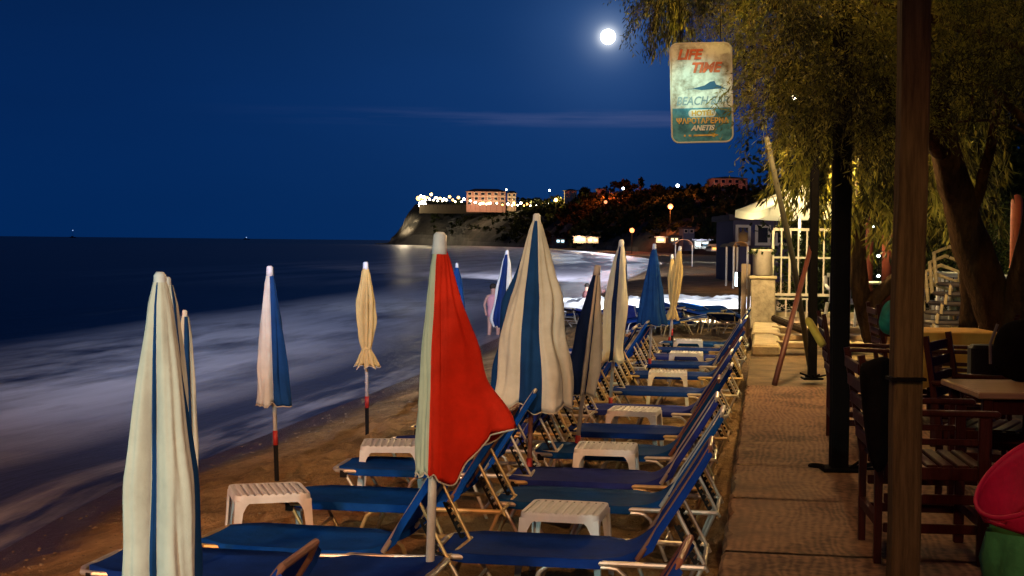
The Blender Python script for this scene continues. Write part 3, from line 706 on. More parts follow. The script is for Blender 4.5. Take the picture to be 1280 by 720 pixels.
m2 = t.nodes.new('ShaderNodeMix'); m2.data_type = 'RGBA'; t.links.new(mth(t, 'MULTIPLY', drift, .6), m2.inputs[0]); t.links.new(m1.outputs[2], m2.inputs[6]); m2.inputs[7].default_value = (.32, .19, .10, 1)
t.links.new(m2.outputs[2], b.inputs['Base Color'])
bp = t.nodes.new('ShaderNodeBump'); bp.inputs['Distance'].default_value = .005; bp.inputs['Strength'].default_value = .22
t.links.new(mth(t, 'ADD', wv.outputs['Fac'], mth(t, 'MULTIPLY', n2.outputs[0], .5)), bp.inputs['Height']); t.links.new(bp.outputs[0], b.inputs['Normal'])
m = MB()
ya, yb, yc = at(1000, 483, DZ).y, at(1000, 583, DZ).y, at(1000, 693, DZ).y
cuts = [-9, -6.2, -3.3, -.4, 2.2, 4.3, yc, (yb+yc)/2+.1, yb, ya]
for y0, y1 in zip(cuts, cuts[1:]):
    for x0, x1 in ((EX, 2.6), (2.6, 5.4), (5.4, 8.4), (8.4, 12)):
        if x0 > EX: m.box(((x0+x1)/2+.004, (y0+y1)/2, DZ-.15), (x1-x0-.008, y1-y0-.036, .3), bev=.012); continue
        K_ = 60; top = []; side = []
        for q in range(K_+1):
            yy = y0+.018+(y1-y0-.036)*q/K_
            jx = .018*noise.noise(Vector((yy*2.3, 1, 0)))+.016*noise.noise(Vector((yy*9, 4, 0)))-.030*max(0, noise.noise(Vector((yy*5, 9, 2)))-.28)*-4
            top.append((x0+jx, yy))
        vs_ = []; fs_ = []
        for (ex, yy) in top: vs_ += [(ex-.004, yy, DZ-.31), (ex, yy, DZ-.022), (ex+.018, yy, DZ), (x1-.004, yy, DZ)]
        for q in range(K_):
            for k in range(3): fs_.append((q*4+k, q*4+k+1, q*4+5+k, q*4+4+k))
        m.add(vs_, fs_)
m.box((5.95, 2, .07), (12.0, 24, .14))
tag(m.build('walkway', mdeck), kind='structure')
mp2 = mat('rough_paving', (.13, .085, .045), .9, spec=.1, var=.5, vscale=2.5, bump=.8, bscale=12)
m = MB(); m.box(((EX+14)/2, ya+12.2, DZ/2-.025), (14-EX, 24.4, DZ-.05))
tag(m.build('pavement', mp2), kind='structure')

def yof(px, py, z): return at(px, py, z).y
# pale stone slabs before the pillar
for k, (py0, py1, lb) in enumerate(((436, 421, 'nearer pale stone slab lying before the planter pillar'), (420, 406, 'farther pale stone slab at the foot of the planter pillar'))):
    y0, y1 = yof(955, py0, DZ+.06), yof(955, py1, DZ+.06)
    m = MB(); x0, x1 = at(940, py0, DZ).x, at(975, py0, DZ).x
    m.box((0, 0, 0), (x1-x0, (y1-y0)*.96, .16), bev=.03)
    tag(m.build('stone_slab', palestone, loc=((x0+x1)/2, (y0+y1)/2, DZ+.03)), lb, 'stone slab', 'pale stone slabs')
# pillar with planter
pc = at(953, 405, DZ+.05); D = 26.0
sc_ = (pc-CAM).length/FPX
pil = empty('stone_pillar', (pc.x, pc.y+.25, DZ-.05), 0, 'rough plastered pillar carrying the flower pot at the end of the walkway', 'pillar')
hp_ = (405-343)*sc_
MB().box((0, 0, hp_/2), (.44, .44, hp_), bev=.02).build('shaft', stone, pil)
MB().box((0, 0, hp_+.03), (.50, .50, .06), bev=.015).build('coping', palestone, pil)
pot = empty('flower_pot', (pc.x-.02, pc.y+.25, DZ-.05+hp_+.06), 0, 'pale round flower pot with a low green plant on the pillar', 'flower pot')
MB().lathe([(.14, 0), (.17, .02), (.18, .42), (.20, .44), (.20, .48), (.17, .48), (.165, .44)], n=20).build('pot', mat('pale_pot', (.50, .42, .32), .8, var=.15), pot, True)
m = MB()
for i in range(60):
    a = rnd.uniform(0, 6.28); spray(m, (rnd.uniform(-.1, .1), rnd.uniform(-.1, .1), .45), (math.cos(a), math.sin(a), 1.0), .17, 24, .04, .016, 1.0)
m.build('plant', lf_bush, pot)
# board posts at the wall end
for (px, w2, lb) in ((929, .10, 'upright weathered board at the beach end of the low wall'), (935, .06, 'narrow upright board beside the stone pillar')):
    c = at(px, 404, DZ)
    MBo = MB(); MBo.box((0, 0, .62), (w2, .08, 1.4), bev=.008)
    tag(MBo.build('wooden_board', mat('weathered_board', (.34, .24, .14), .85, var=.3, vscale=4, stretch=(6, 6, .6), bump=.3), loc=(c.x, c.y+.1, DZ-.2)), lb, 'board')
# low wall and railing of the terrace behind
y_r = pc.y+1.0
xl, xr = dep(962, 300, 1).x, 0
def X_at(px, Y):  # X of the pixel column at world Y
    d = ray(px, 330); return CAM.x+d.x*(Y-CAM.y)/d.y
def Z_at(px, py, Y):
    d = ray(px, py); return CAM.z+d.z*(Y-CAM.y)/d.y
x0, x1 = X_at(966, y_r), X_at(1150, y_r)
zl = Z_at(975, 366, y_r)
wl = MB().box(((x0+x1)/2, y_r, (zl+DZ-.05)/2-.2), (x1-x0, .30, zl-DZ+.05-.3)).build('low_wall', stone); tag(wl, 'low rough stone wall under the white railing at the terrace edge', 'wall')
rail = empty('white_railing', (x0, y_r-.05, zl), 0, 'white painted metal railing on the low wall of the lamplit terrace', 'railing')
whitemetal = mat('white_metal', (.62, .55, .42), .5, var=.1)
zt = Z_at(1000, 287, y_r)-zl; wR = X_at(1040, y_r)-x0
zmid = Z_at(990, 322, y_r)-zl
m = MB(); m.box((wR/2, 0, zt), (wR, .05, .05)); m.build('top_rail', whitemetal, rail)
m = MB(); m.box((wR/2, .03, zmid), (wR, .03, .035)); m.build('middle_rail', whitemetal, rail)
m = MB(); m.box((wR/2, .0, -.03), (wR, .05, .05)); m.build('bottom_rail', whitemetal, rail)
for k in range(8):
    xx = wR*k/7; MB().box((xx, -.003, zt/2-.02), (.045 if k in (0, 2, 7) else .028, .04, zt-.0)).build('baluster', whitemetal, rail)
lowrail = empty('low_railing', (x0, y_r-.22, DZ), 0, 'lower white railing panel in front of the rough stone wall', 'railing')
hh = zl-DZ-.1
for zz in (.12, hh): MB().box((.35, 0, zz), (.62, .03, .035)).build('rail', whitemetal, lowrail)
for k in range(4): MB().box((.06+.19*k, -.002, (hh+.12)/2), (.03, .03, hh-.12)).build('baluster', whitemetal, lowrail)
# timber planks and step
for k, (px0, px1, py, lb) in enumerate(((976, 1080, 428, 'nearest lamplit plank of the low timber step'), (972, 1085, 419, 'middle lamplit plank of the low timber step'), (970, 1090, 409, 'farthest lamplit plank of the low timber step'))):
    a, b_ = at(px0, py, DZ+.12), at(px1, py, DZ+.12)
    tag(MB().box((0, 0, 0), ((b_-a).length, .42, .08), rot=math.atan2(b_.y-a.y, b_.x-a.x), bev=.012).build('plank', mat('lit_plank', (.42, .30, .16), .8, var=.25, vscale=3, stretch=(1, 8, 8)), loc=(a+b_)/2+Vector((0, 0, -.03-.0))), lb, 'plank', 'planks of the low timber step')
p0, p1 = at(968, 398, DZ+.3), at(1040, 428, DZ+.15)
tag(MB().tube([p0, p1], .06, 8).build('fallen_timber', bark), 'dark round timber lying slanted across the planks', 'timber')
# terrace floor, raised
tf = MB(); yb0 = yof(1060, 404, DZ+.16)
tf.box((4.4, yb0+7, DZ+.05), (8.4, 14, .2)); tag(tf.build('terrace_floor', mat('terrace_tiles', (.33, .24, .15), .7, var=.2, vscale=2)), kind='structure')

# white lit parasol
wp = dep(1000, 262, 31)
par = empty('white_parasol', (wp.x, wp.y, DZ), R(20), 'open white square parasol lit from below behind the railing', 'parasol')
zh = dep(1000, 262, 31).z-DZ; hw_ = 1.08
m = MB(); vs = [(-hw_, -hw_, zh), (hw_, -hw_, zh), (hw_, hw_, zh), (-hw_, hw_, zh), (0, 0, zh+.62)]
seg = 8; V2 = []; F2 = []
for q in range(4):
    A_, B_, T_ = Vector(vs[q]), Vector(vs[(q+1) % 4]), Vector(vs[4]); base = len(V2)
    for i in range(seg+1):
        for j in range(seg+1):
            p = A_.lerp(B_, j/seg).lerp(T_, i/seg); p.z -= .07*math.sin(math.pi*j/seg)*(1-i/seg)+.06*math.sin(math.pi*i/seg); V2.append(p)
    for i in range(seg):
        for j in range(seg): F2.append((base+i*(seg+1)+j, base+i*(seg+1)+j+1, base+(i+1)*(seg+1)+j+1, base+(i+1)*(seg+1)+j))
m.add(V2, F2)
wpc = bpy.data.materials.new('parasol_white'); wpc.use_nodes = True; t = wpc.node_tree; bb = t.nodes['Principled BSDF']; bb.inputs['Base Color'].default_value = (.75, .72, .62, 1); bb.inputs['Roughness'].default_value = .9
trn = t.nodes.new('ShaderNodeBsdfTranslucent'); trn.inputs[0].default_value = (.8, .76, .6, 1); ms = t.nodes.new('ShaderNodeMixShader'); ms.inputs[0].default_value = .55
t.links.new(bb.outputs[0], ms.inputs[1]); t.links.new(trn.outputs[0], ms.inputs[2]); t.links.new(ms.outputs[0], t.nodes['Material Output'].inputs[0])
m.build('canopy', wpc, par, True)
m = MB()
for q in range(4):
    A_, B_ = Vector(vs[q]), Vector(vs[(q+1) % 4]); pts = [A_.lerp(B_, j/8)-Vector((0, 0, .07*math.sin(math.pi*j/8))) for j in range(9)]
    V = []; 
    for p in pts: V += [p*1.002, Vector((p.x*1.01, p.y*1.01, p.z-.16))]
    m.add(V, [(2*j, 2*j+1, 2*j+3, 2*j+2) for j in range(8)])
m.build('valance', wpc, par)
MB().tube([(0, 0, 0), (0, 0, zh+.6)], .03, 8).build('pole', whitepole, par)
for q in range(4): MB().tube([(0, 0, zh+.54), tuple(Vector(vs[q])-Vector((0, 0, .03)))], .014, 6).build('rib', whitepole, par)
lamp('parasol_lamp', 'POINT', (wp.x-.2, wp.y-.3, DZ+zh-.35), 130, (1, .80, .42), .05)

# ---------------------------------------------------------------- sun loungers
def lounger_parts(flat):
    P = {}
    ang = R(2) if flat else R(58); BL = .68; ca, sa = math.cos(ang), math.sin(ang)
    H = .31; hw = .285; xf = -1.08; xr = .34
    m = MB()
    pts = [(xr, -hw, H), (xf+.10, -hw, H), (xf+.03, -hw+.03, H), (xf, -hw+.10, H), (xf, hw-.10, H), (xf+.03, hw-.03, H), (xf+.10, hw, H), (xr, hw, H)]
    m.tube(pts, .015); m.tube([(xr, -hw, H), (xr, hw, H)], .013); P['frame'] = (m, 'alu')
    m = MB(); o = .024
    pts = [(0, -hw+o, H+.02), (BL*ca-.08*ca, -hw+o, H+.02+(BL-.08)*sa), (BL*ca, -hw+.09, H+.02+BL*sa), (BL*ca, hw-.09, H+.02+BL*sa), ((BL-.08)*ca, hw-o, H+.02+(BL-.08)*sa), (0, hw-o, H+.02)]
    m.tube(pts, .014); P['back_frame'] = (m, 'tube2')
    # sling: a continuous cloth from the foot, round the hinge and up the back
    m = MB(); path = []
    for i in range(13): 
        u = i/12; path.append((xf+.035+u*(-.12-xf-.035), H+.026))
    for i in range(1, 7):
        u = i/6; path.append((-.12+.16*u+(.03*ca)*u*u, H+.022+(.10*sa)*u*u))
    sx0, sz0 = path[-1]; s0 = .11
    for i in range(1, 9):
        s = s0+(BL-.02-s0)*i/8; path.append((s*ca, H+.04+s*sa-.012*math.sin(math.pi*i/8)*ca))
    ny = 9; vs = []; fs = []; K = len(path)
    for i, (px_, pz_) in enumerate(path):
        w_ = hw+.018
        if i < 2: w_ = hw-.09+.09*i/1.4 if i < 1.4 else hw+.018
        if 12 <= i <= 17: w_ = hw-.035-.03*math.sin(math.pi*(i-12)/5)
        if i > 17: w_ = hw+.004
        if i >= K-1: w_ = hw-.07
        for j in range(ny):
            v = j/(ny-1)*2-1
            sag = -(.012+.026*math.sin(math.pi*min(1, i/13)))*(1-v**4) if i < 14 else -.012*(1-v*v)
            tx, tz = (-sa, ca) if i > 17 else (0, 1)
            vs.append((px_+tx*sag, v*w_, pz_+tz*sag-(.004 if abs(v) > .99 else 0)))
        for v in (-1, 1): pass
    for i in range(K-1):
        for j in range(ny-1): fs.append((i*ny+j, (i+1)*ny+j, (i+1)*ny+j+1, i*ny+j+1))
    # wrapped edges hanging just round the tubes
    for side, j in ((-1, 0), (1, ny-1)):
        b0 = len(vs)
        for i in range(K):
            x_, y_, z_ = vs[i*ny+j]; vs.append((x_+(.03*sa if i > 17 else 0), y_-side*.002, z_-(.050 if i <= 17 else .03)))
        for i in range(K-1):
            q = (i*ny+j, b0+i, b0+i+1, (i+1)*ny+j); fs.append(q if side < 0 else q[::-1])
    m.add(vs, fs); P['sling'] = (m, 'cloth')
    for side in (-1, 1):
        y_ = side*(hw-.005)
        m = MB(); m.tube([(-.60, y_, 0), (-.50, y_, H-.06), (-.46, y_, H-.028), (-.42, y_, H-.022), (-.14, y_, H-.022), (-.10, y_, H-.028), (-.06, y_, H-.06), (.04, y_, 0)], .012)
        for xx in (-.37, -.20): m.box((xx, y_+side*-.013, H-.022), (.016, .012, .016), mi=1)
        P['leg_mid%d' % side] = (m, 'alu')
        m = MB(); m.tube([(xf+.09, y_, H), (xf+.27, y_, 0)], .012); m.box((xf+.09, y_, H-.02), (.05, .03, .05), mi=1); P['leg_foot%d' % side] = (m, 'alu')
        m = MB(); m.tube([(xr-.01, y_, H), (xr-.14, y_, 0)], .012); P['leg_rear%d' % side] = (m, 'alu')
        if not flat:
            s = .34; a = Vector((s*ca, side*(hw-.045), H+.02+s*sa)); b_ = Vector((xr+.02, side*(hw-.045), H-.03))
            m = MB(); m.tube([a, b_], .010)
            P['strut%d' % side] = (m, 'alu')
            m = MB(); d = (b_-a)
            for k in range(7):
                p = a+d*(.28+.1*k)+Vector((-.022, 0, -.022)); m.box(p, (.022, .02, .022), rot=Matrix.Rotation(R(45), 3, 'Y'))
            m.tube([a+d*.22+Vector((-.03, 0, -.03)), a+d*.95+Vector((-.03, 0, -.03))], .008, 6)
            P['ratchet%d' % side] = (m, 'rub')
    for q_, (x_, z_) in enumerate(((xf+.20, .12), (.015, .07), (-.575, .07))):
        m = MB(); m.tube([(x_, -hw, z_), (x_, hw, z_)], .010, 6); P['crossbar%d' % q_] = (m, 'alu')
    return P
LP = {False: lounger_parts(False), True: lounger_parts(True)}
LM = {}
NAMES = {'frame': 'frame', 'back_frame': 'back_frame', 'sling': 'sling', 'leg_mid': 'leg', 'leg_foot': 'leg', 'leg_rear': 'leg', 'strut': 'strut', 'ratchet': 'ratchet', 'crossbar': 'crossbar'}
alu_warm = mat('warm_lit_tube', (.50, .36, .16), .4, metal=.45, var=.25, vscale=9)  # warm lamplight on some frames put into the aluminium colour
def lounger(loc, rz, cloth, tube2, label, group, flat=False, tube=None, base_tilt=0.0):
    tube = tube or alu
    r_ = empty('sun_lounger', loc, rz, label, 'sun lounger', group)
    r_.rotation_euler = (0, base_tilt, rz)
    for k, (m, kd) in LP[flat].items():
        nm = NAMES[k.rstrip('-0123456789')]
        key = (k, flat, cloth.name, tube2.name, tube.name)
        if key not in LM:
            ms_ = {'alu': [tube, rubber], 'tube2': [tube2], 'cloth': [cloth], 'rub': [rubber]}[kd]
            LM[key] = m.mesh(nm, ms_, smooth=(kd == 'cloth'))
        link(nm, LM[key], r_)
    return r_
def Y_of(px, py, X, z):   # world Y of the point on the line X=const seen on image row py near column px
    q = at(px, py, z); 
    for _ in range(6):
        # move along the row: keep y, change px so that X matches
        q2 = at(px+5, py, z); px += (X-q.x)/((q2.x-q.x)/5); q = at(px, py, z)
    return q.y
RX, LX = -.66, -1.93
rows = [(720, 853, slingA, browntube, 0), (700, 681, slingA, browntube, 0), (730, 620, slingB, alu, 0), (760, 594, slingC, alu, 1), (780, 561, slingB, browntube, 0), (790, 536, slingA, alu, 1), (800, 510, slingC, alu, 0),
        (820, 486.5, slingA, alu, 0), (830, 466.5, slingA, browntube, 1), (840, 453.5, slingA, alu, 0), (850, 444.5, slingC, alu, 0), (850, 436, slingA, alu, 1), (855, 428, slingB, alu, 0)]
GR = 'raised sun loungers lined up beside the walkway'
ordn = ['nearest', 'second', 'third', 'fourth', 'fifth', 'sixth', 'seventh', 'eighth', 'ninth', 'tenth', 'eleventh', 'twelfth', 'thirteenth', 'fourteenth']
cname = {'navy_sling': 'navy blue', 'teal_sling': 'teal blue', 'violet_sling': 'violet blue', 'royal_sling': 'royal blue'}
for i, (px, py, cl_, t2, warm) in enumerate(rows):
    if i == 0: X0 = at(862, 667, .90).x-.36; Y0 = at(862, 667, .90).y-.29
    else: X0 = RX+rnd.uniform(-.05, .05); Y0 = Y_of(px, py, -1.15, .33)
    lb = {0: 'navy sun lounger of the walkway row, only its raised back showing at the bottom'}.get(i, '%s raised sun lounger, %s from the camera in the row beside the walkway' % (cname[cl_.name], ordn[i]))
    lounger((X0, Y0, 0), R(rnd.uniform(-2.6, 2.6)), cl_, t2, lb, GR, tube=alu_warm if warm else alu)
GL = 'sun loungers of the row nearer the sea'
lrows = [(None, None, slingA, 0), (None, None, slingA, 0), (370, 672.5, slingD, 1), (450, 619, slingD, 1), (470, 580, slingD, 0), (490, 552, slingC, 0), (520, 532, slingC, 1), (540, 510, slingA, 0), (560, 494, slingD, 1), (590, 478, slingA, 0), (620, 465, slingA, 1), (640, 454, slingD, 0), (660, 446, slingA, 1), (680, 438, slingA, 0)]
for i, (px, py, cl_, warm) in enumerate(lrows):
    flat = False; X0 = LX+rnd.uniform(-.05, .05)
    if i == 0: q = at(406, 674, .90); X0 = q.x-.36; Y0 = q.y-.29; lb = 'navy sun lounger of the seaward row, only its raised back at the bottom'
    elif i == 1:
        q = at(325, 706, .33); X0 = at(555, 706, .33).x-.66; Y0 = q.y; flat = True; lb = 'navy blue sun lounger lying completely flat behind the big left cream parasol'
    else:
        Y0 = Y_of(px, py, -2.4, .33); lb = '%s raised sun lounger, %s from the camera in the seaward row' % (cname[cl_.name], ordn[i])
    lounger((X0, Y0, 0), R(rnd.uniform(-3, 3)), cl_, browntube if i % 3 == 0 else alu, lb, GL, flat=flat, tube=alu_warm if warm else alu)
# jumble of folded loungers beyond the rows
jl = ['under the blue parasol', 'behind the yellow parasols', 'between the blue parasol and the striped ones', 'at the foot of the wooden boards', 'left of the yellow parasols', 'in front of the white band', 'right of the yellow parasols', 'behind the farthest side table', 'farthest to the left', 'deep in the middle of the jumble', 'close to the low wall', 'behind the blue parasol pole', 'nearest the glowing band', 'half under another at the right']
for i in range(14):
    px = [812, 850, 780, 912, 826, 870, 885, 862, 735, 840, 905, 800, 760, 895][i]; py = [415, 410, 412, 418, 408, 404, 414, 418, 408, 413, 409, 404, 405, 405][i]
    lounger(at(px, py, .02), R([20, 200, 100, 80, -30, 160, 40, 10, 60, -60, 120, 175, 30, -20][i]), [slingA, slingB, slingC][i % 3], alu, 'folded down sun lounger in the far jumble, %s' % jl[i], 'folded sun loungers jumbled beyond the rows', flat=True, tube=alu_warm if i % 2 else alu, base_tilt=R([-8, 6, -14, 10, 4, -5, 12, -9, 8, 15, -10, 5, -6, 9][i]))

# ---------------------------------------------------------------- white plastic side tables
def table_parts():
    P = []; H = .43; w_ = .45
    m = MB(); n = 8
    m.box((0, 0, H-.015), (w_-.04, w_-.04, .012), bev=.004)
    P.append(('table_top', m))
    m = MB()
    for k in range(9): m.box((-w_/2+.055+k*.0425, 0, H-.003), (.028, w_-.05, .012), bev=.004)
    P.append(('slat', m))
    m = MB()
    ol = rounded(w_, w_, .05, 4); inn = rounded(w_-.045, w_-.045, .035, 4)
    N_ = len(ol); vs = [(x_, y_, H-.004) for x_, y_ in inn]+[(x_*.985, y_*.985, H) for x_, y_ in ol]+[(x_, y_, H-.012) for x_, y_ in ol]+[(x_*1.01, y_*1.01, H-.046) for x_, y_ in ol]+[(x_*.985, y_*.985, H-.046) for x_, y_ in ol]
    fs = []
    for r_ in range(4):
        for i in range(N_):
            j = (i+1) % N_; fs.append((r_*N_+i, r_*N_+j, (r_+1)*N_+j, (r_+1)*N_+i))
    m.add(vs, fs); P.append(('rim', m))
    for sx in (-1, 1):
        for sy in (-1, 1):
            m = MB(); pr = []
            # L-shaped tapering legs flaring into the rim
            for (z, k, wd) in ((H-.03, 0, .10), (H-.06, .001, .068), (H-.10, .004, .050), (H-.2, .010, .042), (0, .026, .032)):
                cx, cy = sx*(w_/2+k), sy*(w_/2+k); th = .010
                pr.append([(cx, cy, z), (cx-sx*wd, cy, z), (cx-sx*wd, cy-sy*th, z), (cx-sx*th, cy-sy*th, z), (cx-sx*th, cy-sy*wd, z), (cx, cy-sy*wd, z)])
            vs = [p for q in pr for p in q]; fs = [tuple(range(5, -1, -1)), tuple(range(24, 30))]
            for a in range(4):
                for i in range(6):
                    j = (i+1) % 6; fs.append((a*6+i, a*6+j, a*6+6+j, a*6+6+i))
            m.add(vs, fs); P.append(('leg', m))
    return [(n_, m.mesh(n_, whiteplastic, smooth=False)) for n_, m in P]
TP = table_parts()
tabs = [(707, 634, R(-2), 'white plastic side table between the two nearest walkway loungers'),
        (758, 557, R(2), 'white plastic side table between third and fourth walkway loungers, at the leaning parasol'),
        (793, 511, R(-3), 'white plastic side table between the fifth and sixth walkway loungers'),
        (835, 464, R(3), 'white plastic side table between seventh and eighth walkway loungers'),
        (858, 440, R(0), 'white plastic side table second farthest, right of the blue parasol pole'),
        (860, 424.5, R(4), 'farthest white plastic side table, right of the yellow parasol poles'),
        (336, 611, R(27), 'white slatted side table set at an angle at the left, beside the sand'),
        (490, 553, R(12), 'white plastic side table of the seaward row, left of the red parasol')]
for i, (px, py, rz, lb) in enumerate(tabs):
    q = at(px, py, .43); r_ = empty('side_table', (q.x, q.y, 0), rz, lb, 'side table', 'white plastic side tables among the loungers')
    for n_, me in TP: link(n_, me, r_)

# ---------------------------------------------------------------- closed parasols
def parasol(base, top, hem_len, prof, segs, label, pole_r=.017, cap=(.028, .05), cap_m=None, group='closed beach parasols', Rdir=None, Lfun=None, tie=None, polem_=None, foot='redblack', mats_=(cream, bluecloth), fold=.30, seed=0, flare=None):
    base = Vector(base); top = Vector(top); H = (top-base).length; ax = (top-base)/H
    r_ = empty('beach_parasol', base, 0, label, 'parasol', group)
    T = lambda h: ax*h
    nT, m = 34, MB(); vs = []; fs = []; mi = []
    angs = []
    for si, (a0, a1, mt, bul) in enumerate(segs):
        K = max(5, int((a1-a0)/3))
        for k in range(K): angs.append((a0+(a1-a0)*k/K, k/K, mt, bul, si))
    NAg = len(angs); capz = H-.03
    for i in range(nT+1):
        t_ = i/nT
        for (a, fr, mt, bul, si) in angs:
            r0 = interp(prof, t_)
            f = 1-fold*min(1, t_*3)*(1-abs(math.sin(math.pi*fr))**.7)+bul*math.sin(math.pi*fr)*min(1, t_*2)
            th = R(a); wob = noise.noise(Vector((math.cos(th)*1.5+seed*3.1, math.sin(th)*1.5, t_*4)))
            wob2 = noise.noise(Vector((math.cos(th)*5+seed, math.sin(th)*5, t_*3+seed)))
            wob3 = noise.noise(Vector((th*3.4+seed*5, t_*1.3, seed)))+.5*noise.noise(Vector((th*7+seed*5, t_*3.5, seed)))
            r = max(.012, r0*f*(1+.20*wob*min(1, t_*3)+.08*wob2+.13*wob3*min(1, t_*4)))
            if Rdir: r *= Rdir(a, t_)
            Ls = hem_len*(1+.03*noise.noise(Vector((math.cos(th)*3+seed, math.sin(th)*3, 7)))+.018*math.sin(math.pi*fr))
            if Lfun: Ls *= Lfun(a)
            tw = th+(.12*t_*math.sin(seed*2.3))
            p = T(capz-Ls*t_)+Vector((math.cos(tw)*r, math.sin(tw)*r, 0)); vs.append(p)
    for i in range(nT):
        for k in range(NAg):
            k2 = (k+1) % NAg; fs.append((i*NAg+k, (i+1)*NAg+k, (i+1)*NAg+k2, i*NAg+k2)); mi.append(angs[k][2])
    # turned-in hem
    b0 = len(vs)
    for k in range(NAg):
        p = vs[nT*NAg+k]; c0 = T((p.dot(ax))); vs.append(c0.lerp(p, .45)+ax*.10)
    for k in range(NAg):
        k2 = (k+1) % NAg; fs.append((nT*NAg+k, b0+k, b0+k2, nT*NAg+k2)); mi.append(angs[k][2])
    m.v = [tuple(p) for p in vs]; m.f = fs; m.m = mi
    m.build('canopy', list(mats_), r_, True)
    MB().tube([vs[nT*NAg+k] for k in range(NAg)], .0045, 5, closed=True).build('hem', hemcloth, r_)
    rot = ax.to_track_quat('Z', 'Y')
    cm = MB(); cm.lathe([(cap[0]*1.12, -.035), (cap[0], 0), (cap[0]*.9, cap[1]*.8), (cap[0]*.55, cap[1])], n=14)
    c = cm.build('cap', cap_m or whiteplastic, r_, True, loc=T(H-cap[1]*.9)); c.rotation_mode = 'QUATERNION'; c.rotation_quaternion = rot
    pm = polem_ or whitepole
    hb = min(.30, H*.2)
    MB().tube([T(hb if foot else -.3), T(H*.96)], pole_r, 10).build('pole', pm, r_, True)
    if foot:
        MB().tube([T(hb-.03), T(hb+.09)], pole_r*1.25, 10).build('red_band', redtape, r_, True)
        MB().tube([T(-.3), T(hb-.02)], pole_r*1.15, 10).build('lower_pole', rubber, r_, True)
    if tie is not None:
        h = capz-hem_len*tie; rr_ = interp(prof, tie)*1.02
        MB().lathe([(rr_, -.012), (rr_*1.12, 0), (rr_, .012)], n=16).build('tie', mats_[0], r_, loc=T(h))
    for i in range(0, 8):     # rib ends peeping out of the hem
        pass
    return r_
def place(pxb, pyb, pxt, pyt, d=None, zb=0.0):
    if d is None: b_ = at(pxb, pyb, zb)
    else: b_ = dep(pxb, 400, d); k = ray(pxb, pyb); b_ = CAM+k*d; 
    if d is not None: 
        zz = b_.z
    dd = (b_-CAM).dot(-(MC.to_3x3().col[2])) if False else None
    fw = MC.to_3x3() @ Vector((0, 0, -1)); dd = (b_-CAM).dot(fw)
    t_ = CAM+ray(pxt, pyt)*dd
    return b_, t_, dd
C0, B0 = 0, 1
striped = lambda: [(-180, -120, 0, .15), (-120, -95, 1, -.1), (-95, -30, 0, .12), (-30, 0, 1, 0), (0, 50, 0, .1), (50, 90, 1, 0), (90, 140, 0, .1), (140, 180, 1, 0)]
slim = [(0, .022), (.1, .05), (.35, .085), (.65, .115), (.85, .105), (1, .10)]
# big cream one at the left, blue stripes between wide cream gores
b_, t_, dd = place(206, 1010, 200, 342, d=5.0)
b_.z = 0
parasol(b_, t_, 1.30, [(0, .024), (.06, .045), (.2, .072), (.5, .116), (.75, .134), (.9, .125), (1, .10)],
        [(-190, -166, 1, -.05), (-166, -96, 0, .10), (-96, -84, 1, -.22), (-84, 20, 0, .12), (20, 50, 1, 0), (50, 90, 0, .1), (90, 110, 1, 0), (110, 170, 0, .1)], 'largest cream parasol with narrow blue stripes, closed, at the left foreground', cap=(.024, .06), seed=1, fold=.42)
b_, t_, dd = place(212, 900, 209, 347, d=5.75); b_.z = 0
parasol(b_, t_, 1.25, [(0, .022), (.06, .04), (.2, .062), (.5, .08), (.8, .10), (1, .09)], striped(), 'cream parasol almost hidden behind the largest one at the left', cap=(.016, .03), seed=2)
b_, t_, dd = place(232, 800, 231, 388, d=7.2); b_.z = -.02
parasol(b_, t_, 1.05, [(0, .02), (.08, .035), (.3, .05), (.6, .06), (1, .06)], [(-170, -120, 1, 0), (-120, -75, 0, .15), (-75, -25, 1, .1), (-25, 20, 0, .1), (20, 80, 1, 0), (80, 190, 0, .1)], 'slender cream and blue parasol just right of the largest one', cap=(.014, .03), seed=3)
# cream and blue, at the left over the sand
b_, t_, dd = place(346, 597, 337, 333, zb=-.03)
parasol(b_, t_, 166/FPX*dd, [(0, .02), (.1, .045), (.4, .085), (.7, .12), (1, .145)], [(-200, -75, 0, .12), (-75, 25, 1, .12), (25, 80, 1, .05), (80, 160, 0, .1)], 'cream and blue parasol standing alone on the sand at the left table', seed=4, fold=.35)
# yellow tied
b_, t_, dd = place(459, 543, 457, 328, zb=-.04)
tied = [(0, .018), (.08, .045), (.35, .092), (.55, .085), (.75, .062), (.83, .042), (.88, .07), (1, .115)]
eight = [(a, a+45, 0, .1) for a in range(-180, 180, 45)]
parasol(b_, t_, 125/FPX*dd, tied, eight, 'yellow parasol tied near its hem, alone before the surf', tie=.83, mats_=(yelcloth, yelcloth), seed=5, fold=.45)
# red one with the cloth blown to the right
b_, t_, dd = place(535, 790, 550, 292, d=7.15); b_.z = 0
def redR(a, t):
    # lobe towards the right of the view (angle 10 deg): cloth blown out
    dlt = (a-0+180) % 360-180
    k = math.exp(-(abs(dlt)/27)**1.25)
    return 1+k*(3.75*t**1.2)
def redL(a):
    dlt = (a+180) % 360-180
    return .99-.20*math.exp(-(abs(dlt)/24)**1.5)+.05*math.exp(-((abs(dlt)-52)/18)**2)
parasol(b_, t_, 1.16, [(0, .016), (.04, .028), (.1, .042), (.4, .066), (1, .082)], [(-215, -103, 0, .1), (-103, -60, 1, 0), (-60, -8, 1, .05), (-8, 20, 1, .05), (20, 75, 1, 0), (75, 145, 0, .1)],
        'red parasol with a pale green back gore, its cloth blown to the right', cap=(.036, .075), mats_=(mat('pale_green_cloth', (.42, .46, .34), .9, var=.1, bump=.3, bscale=8, spec=.1), redcloth), Rdir=redR, Lfun=redL, fold=.12, foot=None, pole_r=.022, seed=6)
